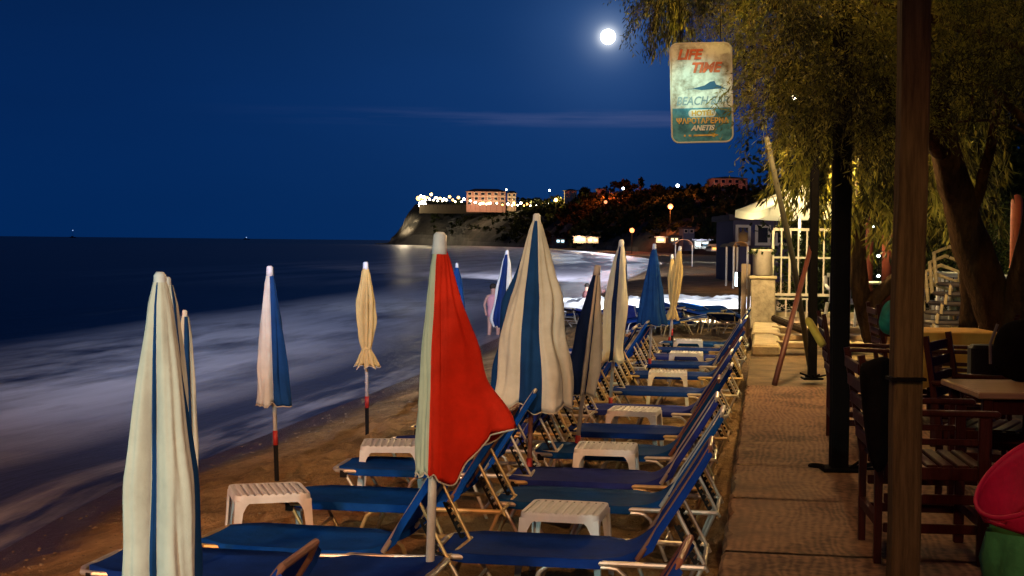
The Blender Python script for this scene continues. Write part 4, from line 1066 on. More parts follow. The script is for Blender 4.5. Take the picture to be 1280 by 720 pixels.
b_, t_, dd = place(574, 446, 571, 329, zb=-.1)
parasol(b_, t_, 76/FPX*dd, [(0, .02), (.2, .07), (.6, .12), (1, .10)], eight, 'plain blue parasol far off behind the red one', mats_=(bluecloth, bluecloth), seed=7)
b_, t_, dd = place(624, 470, 634, 313, zb=-.05)
parasol(b_, t_, 92/FPX*dd, [(0, .02), (.12, .06), (.5, .12), (.9, .17), (1, .12)], [(-190, -150, 0, .1), (-150, -60, 1, .12), (-60, 20, 0, .1), (20, 170, 1, 0)], 'navy and cream parasol left of the big centre one', seed=8, mats_=(cream, navycloth))
# big centre one, half open
b_, t_, dd = place(660, 640, 671, 268, zb=0)
def cenL(a): return 1+.02*math.cos(R(a)*5)
parasol(b_, t_, 232/FPX*dd, [(0, .022), (.05, .05), (.3, .135), (.42, .185), (.7, .24), (1, .315)],
        [(-200, -165, 1, 0), (-165, -110, 0, .06), (-110, -70, 1, -.10), (-70, -35, 0, .08), (-35, 12, 0, .06), (12, 40, 1, 0), (40, 90, 0, .05), (90, 120, 1, 0), (120, 160, 0, .05)],
        'largest central parasol, half open, cream with a broad blue stripe', cap=(.03, .07), seed=9, Lfun=cenL, polem_=rustpole, fold=.16)
b_, t_, dd = place(716, 604, 747, 332, zb=0)
parasol(b_, t_, 156/FPX*dd, [(0, .02), (.15, .05), (.5, .10), (.8, .13), (1, .10)], [(-200, -95, 1, .12), (-95, -70, 0, .1), (-70, -62, 1, -.1), (-62, 0, 0, .1), (0, 80, 1, 0), (80, 160, 0, 0)], 'leaning navy parasol with two cream stripes, right of the big centre one', seed=10, mats_=(cream, navycloth))
b_, t_, dd = place(760, 545, 777, 300, zb=0)
parasol(b_, t_, 146/FPX*dd, [(0, .02), (.15, .07), (.5, .125), (.8, .105), (.9, .10), (1, .13)], [(-190, -118, 0, .12), (-118, -88, 1, -.12), (-88, -10, 0, .15), (-10, 40, 1, 0), (40, 110, 0, 0), (110, 170, 1, 0)], 'leaning cream parasol with one dark stripe, left of the plain blue one', seed=11, mats_=(cream, navycloth))
b_, t_, dd = place(811, 484, 818, 305, zb=0)
parasol(b_, t_, 97/FPX*dd, [(0, .02), (.15, .06), (.5, .115), (1, .20)], eight, 'plain blue parasol right of the cream and navy ones', mats_=(bluecloth, bluecloth), seed=12, fold=.12)
b_, t_, dd = place(834, 450, 850, 308, zb=0)
parasol(b_, t_, 88/FPX*dd, tied, eight, 'taller yellow tied parasol of the far pair', tie=.83, mats_=(yelcloth, yelcloth), seed=13, fold=.4)
b_, t_, dd = place(840, 438, 840, 318, zb=0)
parasol(b_, t_, 74/FPX*dd, [(p, r*.8) for p, r in tied], eight, 'shorter yellow tied parasol of the far pair, behind the taller', tie=.83, mats_=(yelcloth, yelcloth), seed=14, fold=.4)

# ---------------------------------------------------------------- posts along the walkway
def post(pxb, pyb, d, wpx, pxt, pyt, m_, label, h=3.4, wy=None):
    b_ = at(pxb, pyb, DZ) if d is None else Vector((*(CAM+ray(pxb, pyb)*d).xy, DZ))
    fw = MC.to_3x3() @ Vector((0, 0, -1)); dd = (b_-CAM).dot(fw)
    t_ = CAM+ray(pxt, pyt)*dd; dirv = (t_-b_).normalized(); w_ = wpx/FPX*dd; top = b_+dirv*(h/dirv.z)
    r_ = empty('timber_post' if m_ == postwood else 'iron_post', b_, YAW, label, 'post', 'posts along the edge of the cafe terrace')
    m = MB(); M = dirv.to_track_quat('Z', 'Y').to_matrix() if False else Matrix.Rotation(YAW, 3, 'Z')
    Mi = Matrix.Rotation(-YAW, 3, 'Z'); dv = Mi @ (top-b_); K = 8; vs = []; wy = wy or w_; bv = w_*.08
    for i in range(K+1):
        c = dv*(i/K); c = c+Vector((.004*math.sin(i*1.7), 0, 0))
        for (sx, sy, ix, iy) in ((-1, -1, 1, 0), (-1, -1, 0, 1), (-1, 1, 0, -1), (-1, 1, 1, 0), (1, 1, -1, 0), (1, 1, 0, -1), (1, -1, 0, 1), (1, -1, -1, 0)):
            vs.append(c+Vector((sx*w_/2+ix*bv, sy*wy/2+iy*bv, 0)))
    fs = [tuple(range(8)), tuple(range(K*8+7, K*8-1, -1))]
    for i in range(K):
        for k in range(8): k2 = (k+1) % 8; fs.append((i*8+k, (i+1)*8+k, (i+1)*8+k2, i*8+k2))
    m.add(vs, fs); m.build('shaft', m_, r_); return r_, b_, dd
pr, pb, pdd = post(1126, 797, 5.55, 36, 1143, 0, postwood, 'wide brown timber post in the right foreground', wy=.09)
MB().box((0, 0, .74+.25), (.134, .096, .012)).build('metal_strap', blackpaint, pr)
pr2, pb2, pdd2 = post(1048, 588, None, 21, 1052, 230, blackpaint, 'black square post with a ringed iron base beside the walkway')
MB().box((0, 0, .012), (.24, .22, .024), bev=.006).build('base_plate', blackpaint, pr2)
rm = MB(); rm.tube([(-.16+.045*math.cos(a*.5236), -.06+.045*math.sin(a*.5236), .04) for a in range(12)], .011, 6, closed=True); rm.build('ring', blackpaint, pr2)
m = MB()
for k in range(7): m.tube([(.06, -.05, .02), (.12+.035*k, -.10+.05*math.sin(k*2), .03+.05*abs(math.cos(k*1.3)))], .010, 6)
m.build('iron_hooks', blackpaint, pr2)
pr3, pb3, pdd3 = post(1015, 474, None, 10, 1018, 230, blackpaint, 'thinner black post standing farther along the walkway')
MB().box((0, 0, .012), (.22, .2, .024), bev=.006).build('base_plate', blackpaint, pr3)
m = MB()
for k in range(6): m.tube([(.0, -.05, .02), (-.16+.07*k, -.14+.05*math.sin(k*2), .03+.05*abs(math.cos(k*1.3)))], .010, 6)
m.build('iron_hooks', blackpaint, pr3)
# leaning poles
a = at(968, 481, DZ); b2 = dep(1014, 308, (a-CAM).length+.4)
tag(MB().tube([a, a.lerp(b2, .22), b2], [.03, .03, .027], 8).build('leaning_strut', [mat('red_brown_paint', (.10, .03, .018), .5, var=.3)], None, True), 'red brown strut leaning up from the walkway towards the black post', 'strut')
a = at(1012, 456, DZ); b2 = dep(958, 172, 15.2)
o = tag(MB().tube([a, a.lerp(b2, .5)+Vector((.04, 0, 0)), b2], [.034, .032, .028], 8).build('leaning_pole', [mat('grey_green_pole', (.06, .058, .035), .7, var=.3)], None, True), 'long grey pole leaning up left into the foliage below the sign', 'pole')

# ---------------------------------------------------------------- slatted armchairs (dark red)
def armchair(loc, rz, label, yellow=False, coat=False):
    r_ = empty('slatted_armchair', loc, rz, label, 'armchair', 'dark red slatted wooden armchairs')
    W2, D2 = .27, .24
    def pc_(name, m_, mt=woodred, par=r_): return m_.build(name, mt, par)
    for s in (-1, 1):
        y_ = s*W2
        m = MB(); m.box((D2, y_, .35), (.05, .035, .70), bev=.005); pc_('leg', m)
        m = MB(); m.tube([(-D2, y_, 0), (-D2, y_, .45), (-D2-.09, y_, .98)], [.024, .026, .022], 4); pc_('leg', m)
        m = MB(); m.box((.01, y_, .715), (.60, .065, .028), bev=.008); pc_('armrest', m)
        for z in (.16, .32, .40): pass
        m = MB(); m.box((0, y_, .17), (2*D2-.05, .022, .045), bev=.004); m.box((0, y_, .31), (2*D2-.05, .022, .045), bev=.004); m.box((0, y_, .43), (2*D2-.05, .024, .06), bev=.004); m.box((0, y_, .58), (2*D2-.05, .02, .03), bev=.004); pc_('side_rails', m)
    m = MB()
    for k in range(7): m.box((-D2+.03+k*.072, 0, .462), (.052, 2*W2, .018), bev=.004)
    pc_('seat', m)
    m = MB()
    for k in range(5):
        z = .56+k*.088; x_ = -D2-.015-(z-.45)*.17; m.box((x_, 0, z), (.016, 2*W2-.03, .055), bev=.004)
    pc_('backrest', m)
    if yellow:
        m = MB(); m.tube([(-D2-.04, -W2, .70), (-D2-.09, -W2, 1.0)], [.034, .030], 8); pc_('lit_post_sleeve', m, mat('lit_post_yellow', (.45, .36, .04), .8))
    for s in (-1, 1):
        m = MB(); m.box((s*D2, 0, .20), (.03, 2*W2-.03, .045)); pc_('stretcher', m)
    return r_
qa = at(1095, 705, DZ); qb = at(1217, 706, DZ)
mid = (qa+qb)/2
armchair((mid.x, mid.y+.27, DZ), R(4), 'nearest dark red armchair behind the wide brown post, a black bag on its back', coat=True)
q1 = at(1037, 556, DZ); 
armchair((q1.x+.26, q1.y+.27, DZ), R(2), 'dark red armchair behind the black post with a yellow-lit back post')
q3 = at(1022, 548, DZ)
for k, (px, py, rz, lb) in enumerate(((1180, 640, -20, 'dark armchair beyond the nearest one, under the wooden table edge'), (1165, 560, 170, 'dark armchair facing away in front of the ochre clothed table'), (1095, 520, 5, 'farthest dark armchair, between black post and ochre table'))):
    q = at(px, py, DZ); armchair((q.x+.3, q.y+.3, DZ), R(rz), lb)
ys_ = bpy.data.objects
# added yellow piece: lamplight on the second chair's back post put into colour
p0 = dep(1029, 432, 10.2); p1 = dep(1009, 398, 10.3)
tag(MB().tube([p0, p0.lerp(p1, .15), p0.lerp(p1, .9), p1], [.026, .030, .028, .015], 10).build('lit_post_top', mat('lit_post_yellow', (.50, .38, .05), .8, var=.2), None, True), 'added yellow piece for lamplight on the back post of the armchair by the black post', 'mat')

# black bag over the nearest chair's back
cloth_black = mat('black_fabric', (.0045, .004, .004), .95, spec=.05, var=.4, vscale=9, bump=.4, bscale=12)
def lump(prof_pts, depth, m_, name, parent=None, loc=(0, 0, 0), rz=0, seed=0, sub=2, bulge=.5):
    """closed soft body from an outline (x,z)"""
    n = len(prof_pts); m = MB(); cx = sum(p[0] for p in prof_pts)/n; cz = sum(p[1] for p in prof_pts)/n
    vs = []; rings = [(-1, .25), (-.8, .72), (-.35, .97), (0, 1.0), (.35, .97), (.8, .72), (1, .25)]
    for (yy, s) in rings:
        for (x_, z_) in prof_pts:
            k = 1+.05*noise.noise(Vector((x_*9, z_*9, yy*2+seed)))
            vs.append((cx+(x_-cx)*s*k, yy*depth/2, cz+(z_-cz)*s*k))
    fs = [tuple(range(n)), tuple(range(len(vs)-1, len(vs)-n-1, -1))]
    for r in range(len(rings)-1):
        for i in range(n): j = (i+1) % n; fs.append((r*n+i, (r+1)*n+i, (r+1)*n+j, r*n+j))
    m.add(vs, fs); o = m.build(name, m_, parent, True, loc); o.rotation_euler = (0, 0, rz)
    md = o.modifiers.new('s', 'SUBSURF'); md.levels = md.render_levels = sub
    return o
def outl(pxs, d):   # outline of pixels -> local x,z about first centre
    c = dep(sum(p[0] for p in pxs)/len(pxs), sum(p[1] for p in pxs)/len(pxs), d)
    res = []
    for p in pxs:
        q = dep(p[0], p[1], d)-c; res.append((q.x*math.cos(YAW)+q.y*math.sin(YAW), q.z))
    return c, res
c, ol = outl([(1073, 452), (1082, 453), (1112, 438), (1122, 470), (1120, 560), (1100, 600), (1086, 580), (1077, 500)], 6.55)
tag(lump(ol, .16, cloth_black, 'shoulder_bag', loc=c, rz=YAW, seed=1), 'black shoulder bag slung over the back of the nearest dark red armchair', 'bag')

# wooden table with black backpack, right edge
q = at(1222, 490, DZ+.75)
wt = empty('wooden_table', (q.x, q.y, DZ), R(8), 'wooden cafe table with a pale edge at the right, carrying the black backpack', 'table')
tw = mat('table_wood', (.30, .19, .09), .45, var=.25, vscale=3, stretch=(1, 8, 8))
MB().box((.45, .35, .733), (.90, .75, .034), bev=.006).build('table_top', tw, wt)
for sx in (.06, .84):
    for sy in (.04, .66): MB().box((sx, sy, .358), (.05, .05, .716), bev=.005).build('leg', woodred, wt)
MB().box((.45, .05, .67), (.74, .02, .08)).build('apron', woodred, wt)
c, ol = outl([(1243, 470), (1240, 440), (1246, 412), (1262, 400), (1290, 398), (1320, 402), (1334, 430), (1335, 478), (1290, 482)], 8.0)
bpk = lump(ol, .22, cloth_black, 'backpack', loc=c, rz=YAW, seed=2); tag(bpk, 'black backpack standing on the wooden table at the right edge', 'backpack')
sm = MB(); a = dep(1247, 405, 7.8)-c; b2 = dep(1238, 455, 7.8)-c
Mi = Matrix.Rotation(-YAW, 3, 'Z')
sm.tube([Mi @ a, Mi @ (a.lerp(b2, .5)+Vector((-.02, 0, 0))), Mi @ b2], .008, 6); sm.build('strap', mat('grey_strap', (.10, .09, .07), .6), bpk)
q = dep(1232, 455, 9.0)
tag(MB().box((0, 0, 0), (.20, .2, .24), bev=.02).build('black_box', rubber, None, loc=q), 'small black box behind the backpack, before the ochre tablecloth', 'box')
pz = q.z-.12
st = empty('stool', (q.x, q.y, DZ), 0, 'dark stool carrying the small black box behind the wooden table', 'stool')
MB().box((0, 0, pz-DZ-.02), (.3, .3, .035), bev=.005).build('seat', woodred, st)
for sx in (-1, 1):
    for sy in (-1, 1): MB().tube([(sx*.15, sy*.15, 0), (sx*.12, sy*.12, pz-DZ-.03)], .016, 6).build('leg', woodred, st)

# ochre clothed table
ochre = mat('ochre_cloth', (.30, .17, .035), .9, var=.2, vscale=3, bump=.3, bscale=6, spec=.1)
ct = at(1182, 412, DZ+.76)
ot = empty('cafe_table', (ct.x, ct.y, DZ), YAW, 'square cafe table hidden under the ochre cloth', 'table')
MB().box((0, 0, .735), (.78, .78, .03)).build('table_top', tw, ot)
for sx in (-1, 1):
    for sy in (-1, 1): MB().box((sx*.34, sy*.34, .36), (.045, .045, .72)).build('leg', woodred, ot)
m = MB(); n = 40; vs = []; fs = []
def sqp(k, h):
    a = 4*k/n; s = int(a) % 4; f = a-int(a); c = [(-h, -h), (h, -h), (h, h), (-h, h)]; p, q = c[s], c[(s+1) % 4]; return p[0]+(q[0]-p[0])*f, p[1]+(q[1]-p[1])*f
for ri, (h, z) in enumerate(((.0, .757), (.2, .757), (.385, .757), (.402, .748), (.415, .62), (.43, .5), (.44, .36))):
    for k in range(n):
        x_, y_ = sqp(k, h); wv_ = .03*math.sin(k*1.25)*(max(0, ri-3)/3); L_ = math.hypot(x_, y_) or 1
        dz = 0 if ri < 4 else -(.14*abs(math.sin(k*math.pi*4/n/1)) if False else .10*max(0, (L_/.42-1.0)))*(ri-3)/1.0
        vs.append((x_*(1+wv_/max(h, .1)), y_*(1+wv_/max(h, .1)), z+dz))
for r in range(6):
    for k in range(n): k2 = (k+1) % n; fs.append((r*n+k, r*n+k2, (r+1)*n+k2, (r+1)*n+k))
m.add(vs, fs); tcl = m.build('tablecloth', ochre, None, True, loc=(ct.x, ct.y, DZ)); tcl.rotation_euler = (0, 0, YAW); tag(tcl, 'ochre tablecloth with small dark red lettering hanging from the cafe table', 'tablecloth')
dr = mat('dark_red_print', (.10, .012, .01), .9)
text('CAFFE', .075, dr, tcl, (.16, -.448, .60), ext=.001, bold=.002)
text('BE', .075, dr, tcl, (.10, -.456, .50), ext=.001, bold=.002)

# pink and green beach bag on the floor
q = at(1262, 722, DZ); d_ = 6.05
bg_ = empty('beach_bag', (dep(1275, 700, d_).x, dep(1275, 700, d_).y, DZ), YAW, 'bright pink beach basket with a green cloth bottom at the lower right corner', 'beach bag')
bg_.scale = (1.04, 1.04, 1.2); bg_.location.x += .05
pink = mat('pink_plastic', (.42, .008, .05), .62, var=.25, vscale=6, spec=.25, bump=.25, bscale=14)
greenc = mat('green_cloth', (.045, .26, .075), .8, var=.3, vscale=7, bump=.8, bscale=9)
zl_ = lambda py: dep(1262, py, d_).z-DZ
m = MB(); vs = []; fs = []; n = 32
ringsg = [(0.02, .10), (.05, .16), (.10, .185), (.16, .195), (.22, .19), (.26, .185)]
for (z, r) in ringsg:
    for k in range(n): a = 6.2832*k/n; rr_ = r*(1+.05*math.sin(k*2.4+z*20)+.06*math.sin(k*5.1+z*9)); vs.append((rr_*math.cos(a), rr_*math.sin(a)*.8, z))
for r in range(len(ringsg)-1):
    for k in range(n): k2 = (k+1) % n; fs.append((r*n+k, r*n+k2, (r+1)*n+k2, (r+1)*n+k))
fs.append(tuple(range(n-1, -1, -1)))
m.add(vs, fs); m.build('green_base', greenc, bg_, True)
# pink bowl, tilted rim high to the right, with an oval hand hole at the left
m = MB(); vs = []; fs = []; n = 48; prr = [(.0, .192), (.2, .202), (.45, .212), (.7, .222), (.9, .226), (1.0, .224)]
def pz_(t_, a): return .235+t_*(.22+.14*math.cos(a-.5))-.05*(1-t_)*math.cos(a-.2)
for (t_, r) in prr:
    for k in range(n):
        a = 6.2832*k/n; vs.append((r*math.cos(a), r*math.sin(a)*.82, pz_(t_, a)))
for i in range(len(prr)-1):
    for k in range(n):
        a = 6.2832*(k+.5)/n; k2 = (k+1) % n
        dl = abs((math.degrees(a)-212+180) % 360-180)
        if 2 <= i <= 3 and dl < 14: continue
        fs.append((i*n+k, i*n+k2, (i+1)*n+k2, (i+1)*n+k))
m.add(vs, fs); pk = m.build('pink_basket', pink, bg_, True)
sd = pk.modifiers.new('t', 'SOLIDIFY'); sd.thickness = .008; sd.offset = -1
m = MB(); m.tube([(.226*math.cos(6.2832*k/40), .226*math.sin(6.2832*k/40)*.82, pz_(1, 6.2832*k/40)+.004) for k in range(40)], .009, 8, closed=True); m.build('rim', pink, bg_, True)
lamp('bag_side_light', 'SPOT', (2.9, 2.2, 3.0), 90, (1, .78, .55), .08, aim=tuple(Vector(bg_.location)+Vector((0, 0, .3))), spot_size=R(24), spot_blend=.7)

# teal and green bag hanging on the wide post's far side
c, ol = outl([(1104, 378), (1116, 372), (1128, 382), (1130, 410), (1122, 421), (1102, 418), (1097, 404)], 8.5)
tag(lump(ol, .12, mat('teal_fabric', (.0, .14, .09), .7, var=.6, vscale=9, bump=.3), 'hanging_bag', loc=c, rz=YAW, seed=4), 'teal and green bag showing left of the wide brown post', 'bag')
hk = MB(); hk.tube([c+Vector((0, 0, .1)), c+Vector((.02, 0, .25)), c+Vector((.12, -.0, .27))], .006, 6)

# ---------------------------------------------------------------- white plastic chairs and tables on the terrace
def mono_chair(px, pyfoot, rz, label, zf_=None, d=None, s=1.0):
    zf_ = DZ+.15 if zf_ is None else zf_
    q = at(px, pyfoot, zf_) if d is None else Vector((*dep(px, 400, d).xy, zf_))
    r_ = empty('plastic_chair', q, rz, label, 'plastic chair', 'white plastic chairs on the terrace')
    W2 = .27
    MB().box((0, 0, .42), (.46, .44, .02), bev=.008).build('seat', whiteplastic, r_)
    m = MB()
    for k in range(6): m.box((-.19+k*.076, .235+.03, .64), (.045, .012, .40), bev=.003)
    m.box((0, .285, .86), (.50, .02, .07), bev=.01); m.box((0, .23, .46), (.46, .02, .05), bev=.006); m.build('backrest', whiteplastic, r_)
    for sx in (-1, 1):
        m = MB(); m.tube([(sx*W2, .29, .84), (sx*(W2+.01), .22, .70), (sx*(W2+.02), .0, .655), (sx*(W2+.02), -.2, .65), (sx*(W2+.01), -.25, .60), (sx*W2, -.26, .42)], [.028, .028, .03, .03, .026, .022], 6); m.build('armrest', whiteplastic, r_)
        for sy in (-1, 1):
            m = MB(); m.tube([(sx*(W2-.02), sy*.22, .42), (sx*(W2+.03), sy*.27, 0)], [.03, .020], 6); m.build('leg', whiteplastic, r_)
    return r_
mono_chair(1057, 412, YAW, 'white plastic armchair seen from behind, behind the black post')
mono_chair(1176, 408, R(200), 'white plastic chair just right of the wide brown post on the terrace')
mono_chair(1272, 412, R(150), 'white plastic chair at the right edge behind the leaning trunk')
def ptable(px, py, d, label, w_=.9):
    c = dep(px, py, d); r_ = empty('terrace_table', (c.x, c.y, DZ+.15), YAW, label, 'table', 'white tables on the terrace')
    h = c.z-DZ-.15
    MB().box((0, 0, h-.02), (w_, .8, .035), bev=.01).build('table_top', whiteplastic, r_)
    for sx in (-1, 1):
        for sy in (-1, 1): MB().tube([(sx*w_*.42, sy*.34, h-.03), (sx*w_*.45, sy*.36, 0)], [.03, .02], 6).build('leg', whiteplastic, r_)
ptable(1196, 340, 19, 'white table behind the wicker stack of chairs', .8)
ptable(1262, 346, 21, 'white table at the right edge behind the leaning trunk')
ptable(1100, 352, 24, 'white table far back between the red posts', 1.1)
def wicker(px, py, d, label, n=6, rz=0.3):
    c = dep(px, py, d); c.z = DZ+.15
    for k in range(n):
        r_ = empty('wicker_chair', (c.x+.05*k, c.y+.02*k, c.z+.115*k), rz, label % ordn[k] if k else label % 'lowest', 'wicker chair', 'stacked wicker chairs on the terrace')
        wk = mat('wicker', (.48, .36, .17), .7, var=.3, vscale=30, bump=.5, bscale=60)
        MB().box((0, 0, .42), (.42, .42, .05), bev=.02).build('seat', mat('striped_seat', (.08, .06, .05), .8), r_)
        m = MB()
        m.tube([(-.20, .2, .42), (-.22, .25, .80), (0, .30, .88), (.22, .25, .80), (.20, .2, .42)], .024, 6); m.build('backrest', wk, r_)
        for sx in (-1, 1):
            for sy in (-1, 1):
                if k == 0 or sy < 0: MB().tube([(sx*.19, sy*.19, .42), (sx*.21, sy*.21, .30 if k else 0)], .02, 6).build('leg', wk, r_)
wicker(1178, 380, 17.5, '%s wicker chair in the stack just right of the wide post', 5)
wicker(1222, 400, 17.8, '%s wicker chair in the stack between the two tree trunks', 4)
wicker(1290, 400, 17.0, '%s wicker chair in the stack cut by the right edge', 5)

# red round posts
redpost = mat('red_orange_post', (.30, .06, .018), .6, var=.25, vscale=4); darkred = mat('dark_red_post', (.10, .016, .008), .7, var=.3, vscale=4)
for (px, ptop, d, wpx, lb) in ((1268, 243, 22, 15, 'orange red round post with a domed top at the right edge'), (1053, 200, 21, 19, 'dark red round post just right of the black post'), (1110, 240, 20, 18, 'dark red round post left of the wide brown post'), (1085, 250, 26, 10, 'thin dark red post farther back between the two others')):
    c = dep(px, 400, d); zt_ = dep(px, ptop, d).z-DZ; r0 = wpx/FPX*d/2
    o = MB().lathe([(r0, 0), (r0, zt_-.12), (r0*.92, zt_-.08), (r0*.6, zt_-.02), (.01, zt_)], n=16).build('round_post', redpost if px > 1200 else darkred, None, True, loc=(c.x, c.y, DZ)); tag(o, lb, 'post', 'red round posts on the terrace')

# ---------------------------------------------------------------- hanging sign
sc0 = dep(877, 116, 10.0); SW, SHh = 76/FPX*10, 123/FPX*10
sg = empty('hanging_sign', sc0, YAW, 'weathered beach bar sign with rounded corners hanging from the tree', 'sign'); sg.rotation_euler = (0, R(-2.0)*-1*-1, YAW)
sgw = bpy.data.materials.new('sign_face'); sgw.use_nodes = True; t = sgw.node_tree; b = t.nodes['Principled BSDF']; b.inputs['Roughness'].default_value = .4
tcn = t.nodes.new('ShaderNodeTexCoord'); sp = t.nodes.new('ShaderNodeSeparateXYZ'); t.links.new(tcn.outputs['Object'], sp.inputs[0])
n1 = t.nodes.new('ShaderNodeTexNoise'); n1.inputs['Scale'].default_value = 9; n1.inputs['Detail'].default_value = 8; n1.inputs['Roughness'].default_value = .7; t.links.new(tcn.outputs['Object'], n1.inputs[0])
r1 = t.nodes.new('ShaderNodeValToRGB'); r1.color_ramp.elements[0].color = (.20, .15, .09, 1); r1.color_ramp.elements[1].color = (.62, .60, .50, 1); r1.color_ramp.elements[0].position = .36; r1.color_ramp.elements[1].position = .56
t.links.new(n1.outputs[0], r1.inputs[0])
r2 = t.nodes.new('ShaderNodeValToRGB'); r2.color_ramp.elements[0].color = (.02, .10, .14, 1); r2.color_ramp.elements[1].color = (.08, .28, .34, 1); r2.color_ramp.elements[0].position = .38; r2.color_ramp.elements[1].position = .6
t.links.new(n1.outputs[0], r2.inputs[0])
low = mth(t, 'LESS_THAN', sp.outputs[2], -.105)
mx = t.nodes.new('ShaderNodeMix'); mx.data_type = 'RGBA'; t.links.new(low, mx.inputs[0]); t.links.new(r1.outputs[0], mx.inputs[6]); t.links.new(r2.outputs[0], mx.inputs[7]); t.links.new(mx.outputs[2], b.inputs['Base Color'])
o5 = rounded(SW, SHh, .05, 6); MB().prism(o5, -.006, .006).build('panel', sgw, sg)
m = MB(); m.tube([(x_, -.004, z_) for x_, z_ in rounded(SW, SHh, .05, 6)], .007, 6, closed=True); m.build('edge', mat('sign_edge', (.5, .46, .36), .5), sg)
sred = mat('sign_red', (.50, .10, .03), .6, var=.4, vscale=14); sgrey = mat('sign_grey', (.20, .26, .27), .6, var=.3, vscale=14); sorg = mat('sign_ochre', (.60, .36, .06), .6, var=.3, vscale=14); swh = mat('sign_white', (.62, .62, .55), .6, var=.2, vscale=14); steal = mat('sign_dark_teal', (.01, .06, .12), .6)
fy = -.0095
text('LIFE', .095, sred, sg, (-.085, fy, .262), shear=.3, bold=.004)
text('TIME', .095, sred, sg, (.025, fy, .170), shear=.3, bold=.004)
text('BEACH BAR', .082, sgrey, sg, (0.0, fy, -.058), shear=.3, bold=.001, sx=.84)
m = MB(); m.prism([(-.11, .025), (-.06, .03), (-.02, .04), (.02, .05), (.06, .075), (.09, .08), (.10, .055), (.13, .045), (.17, .022), (.11, .026), (.06, .022), (.0, .018), (-.05, .026)], fy, -.006); m.build('headland_picture', steal, sg)
m = MB(); m.prism([(x_*1, z_-.142) for x_, z_ in rounded(.19, .052, .025, 5)], fy+.001, -.006); m.build('lettering_patch', swh, sg)
text('HOTEL', .048, sorg, sg, (0, fy-.001, -.143), bold=.002)
text('ΨΑΡΟΤΑΒΕΡΝΑ', .052, sorg, sg, (.0, fy, -.196), bold=.0015, sx=.92)
text('ANETIS', .048, swh, sg, (.0, fy, -.245), shear=.3, bold=.002)
m = MB(); m.prism([(-.03, -.300), (.07, -.300), (.07, -.309), (.115, -.2945), (.07, -.280), (.07, -.289), (-.03, -.289)], fy, -.006)
for k, w2 in enumerate((.012, .018, .03)): m.prism([(-.13+k*.034, -.301), (-.13+k*.034+w2, -.301), (-.13+k*.034+w2, -.289), (-.13+k*.034, -.289)], fy, -.006)
m.build('arrow', sorg, sg)
m = MB(); m.tube([(-.14, 0, SHh/2-.02), (-.14, 0, SHh/2+.5)], .003, 5); m.tube([(.14, 0, SHh/2-.02), (.14, 0, SHh/2+.5)], .003, 5); m.build('wire', polem, sg)
lamp('chair_fill', 'POINT', dep(1172, 318, 16.2), 26, (1, .74, .40), .05)  # added to brighten the terrace chairs, no fixture
lamp('sign_fill', 'SPOT', (-2.4, 5.2, 3.4), 1700, (.45, 1.0, .92), .03, aim=tuple(sc0+Vector((-.05, 0, .03))), spot_size=R(5.4), spot_blend=1.0)  # added narrow spot that makes the cyan glow patch on the sign

# ---------------------------------------------------------------- the tamarisk over the terrace
tr_ = empty('tamarisk_tree', dep(1262, 420, 14.0).xy.to_3d()+Vector((0, 0, DZ-.1)), 0, 'big tamarisk with a leaning trunk, its lamplit feathery crown filling the upper right', 'tree')
o_ = Vector(tr_.location)
def tpath(pts, rs, name='trunk', n=10, par=None, jit=.014):
    P = [dep(px, py, d)-o_ for (px, py, d) in pts]; Q = []; RR = []
    for i in range(len(P)-1):
        for k in range(4):
            u = k/4; p = P[i].lerp(P[i+1], u); Q.append(p+Vector((rnd.uniform(-jit, jit), rnd.uniform(-jit, jit), 0))*(0 if i+k == 0 else 1)); RR.append((rs[i]+(rs[i+1]-rs[i])*u)*rnd.uniform(.93, 1.07))
    Q.append(P[-1]); RR.append(rs[-1])
    return MB().tube(Q, RR, n).build(name, bark, par or tr_, True)
tk = tpath([(1272, 520, 14), (1255, 420, 14), (1228, 345, 13.9), (1202, 265, 13.8), (1182, 190, 13.5), (1165, 100, 13), (1150, 0, 12.5)], [.27, .21, .195, .17, .14, .11, .08])
tpath([(1258, 415, 14), (1278, 340, 13.6), (1300, 240, 13.2), (1330, 100, 12.8)], [.15, .12, .11, .08], 'branch')
tpath([(1210, 410, 14.2), (1212, 345, 14), (1208, 285, 13.9)], [.10, .09, .08], 'trunk')
tpath([(1213, 270, 13.8), (1235, 200, 13.4), (1250, 120, 13)], [.06, .05, .035], 'branch', 8)
tpath([(1182, 190, 13.5), (1080, 90, 12), (980, 10, 11), (880, -60, 10)], [.12, .09, .06, .03], 'branch', 8)
tpath([(1165, 100, 13), (1060, 20, 11), (960, -60, 9.8)], [.10, .06, .03], 'branch', 8)
tpath([(1330, 100, 12.8), (1285, 64, 9.6), (1220, 42, 9.3), (1155, 20, 9.0), (1090, 2, 9)], [.07, .045, .034, .028, .015], 'branch', 8, jit=.006)
tpath([(1330, 100, 12.8), (1300, 178, 10.2), (1278, 150, 9.9), (1255, 122, 9.7), (1238, 108, 9.6), (1215, 104, 9.5)], [.06, .04, .034, .026, .018, .010], 'branch', 8, jit=.004)
tpath([(1300, 178, 10.2), (1270, 160, 9.9), (1235, 150, 9.7), (1200, 152, 9.6), (1170, 170, 9.6)], [.02, .014, .010, .007, .004], 'branch', 6, jit=.004)
tpath([(1216, 106, 9.6), (1214, 140, 9.6), (1210, 158, 9.65)], [.008, .010, .005], 'branch', 6, jit=.003)
m = MB()
lowb = [(780, -12), (800, -4), (830, 10), (868, 10), (905, 22), (922, 75), (935, 105), (965, 140), (1010, 160), (1060, 155), (1100, 165), (1160, 120), (1300, 100)]
ni = 0
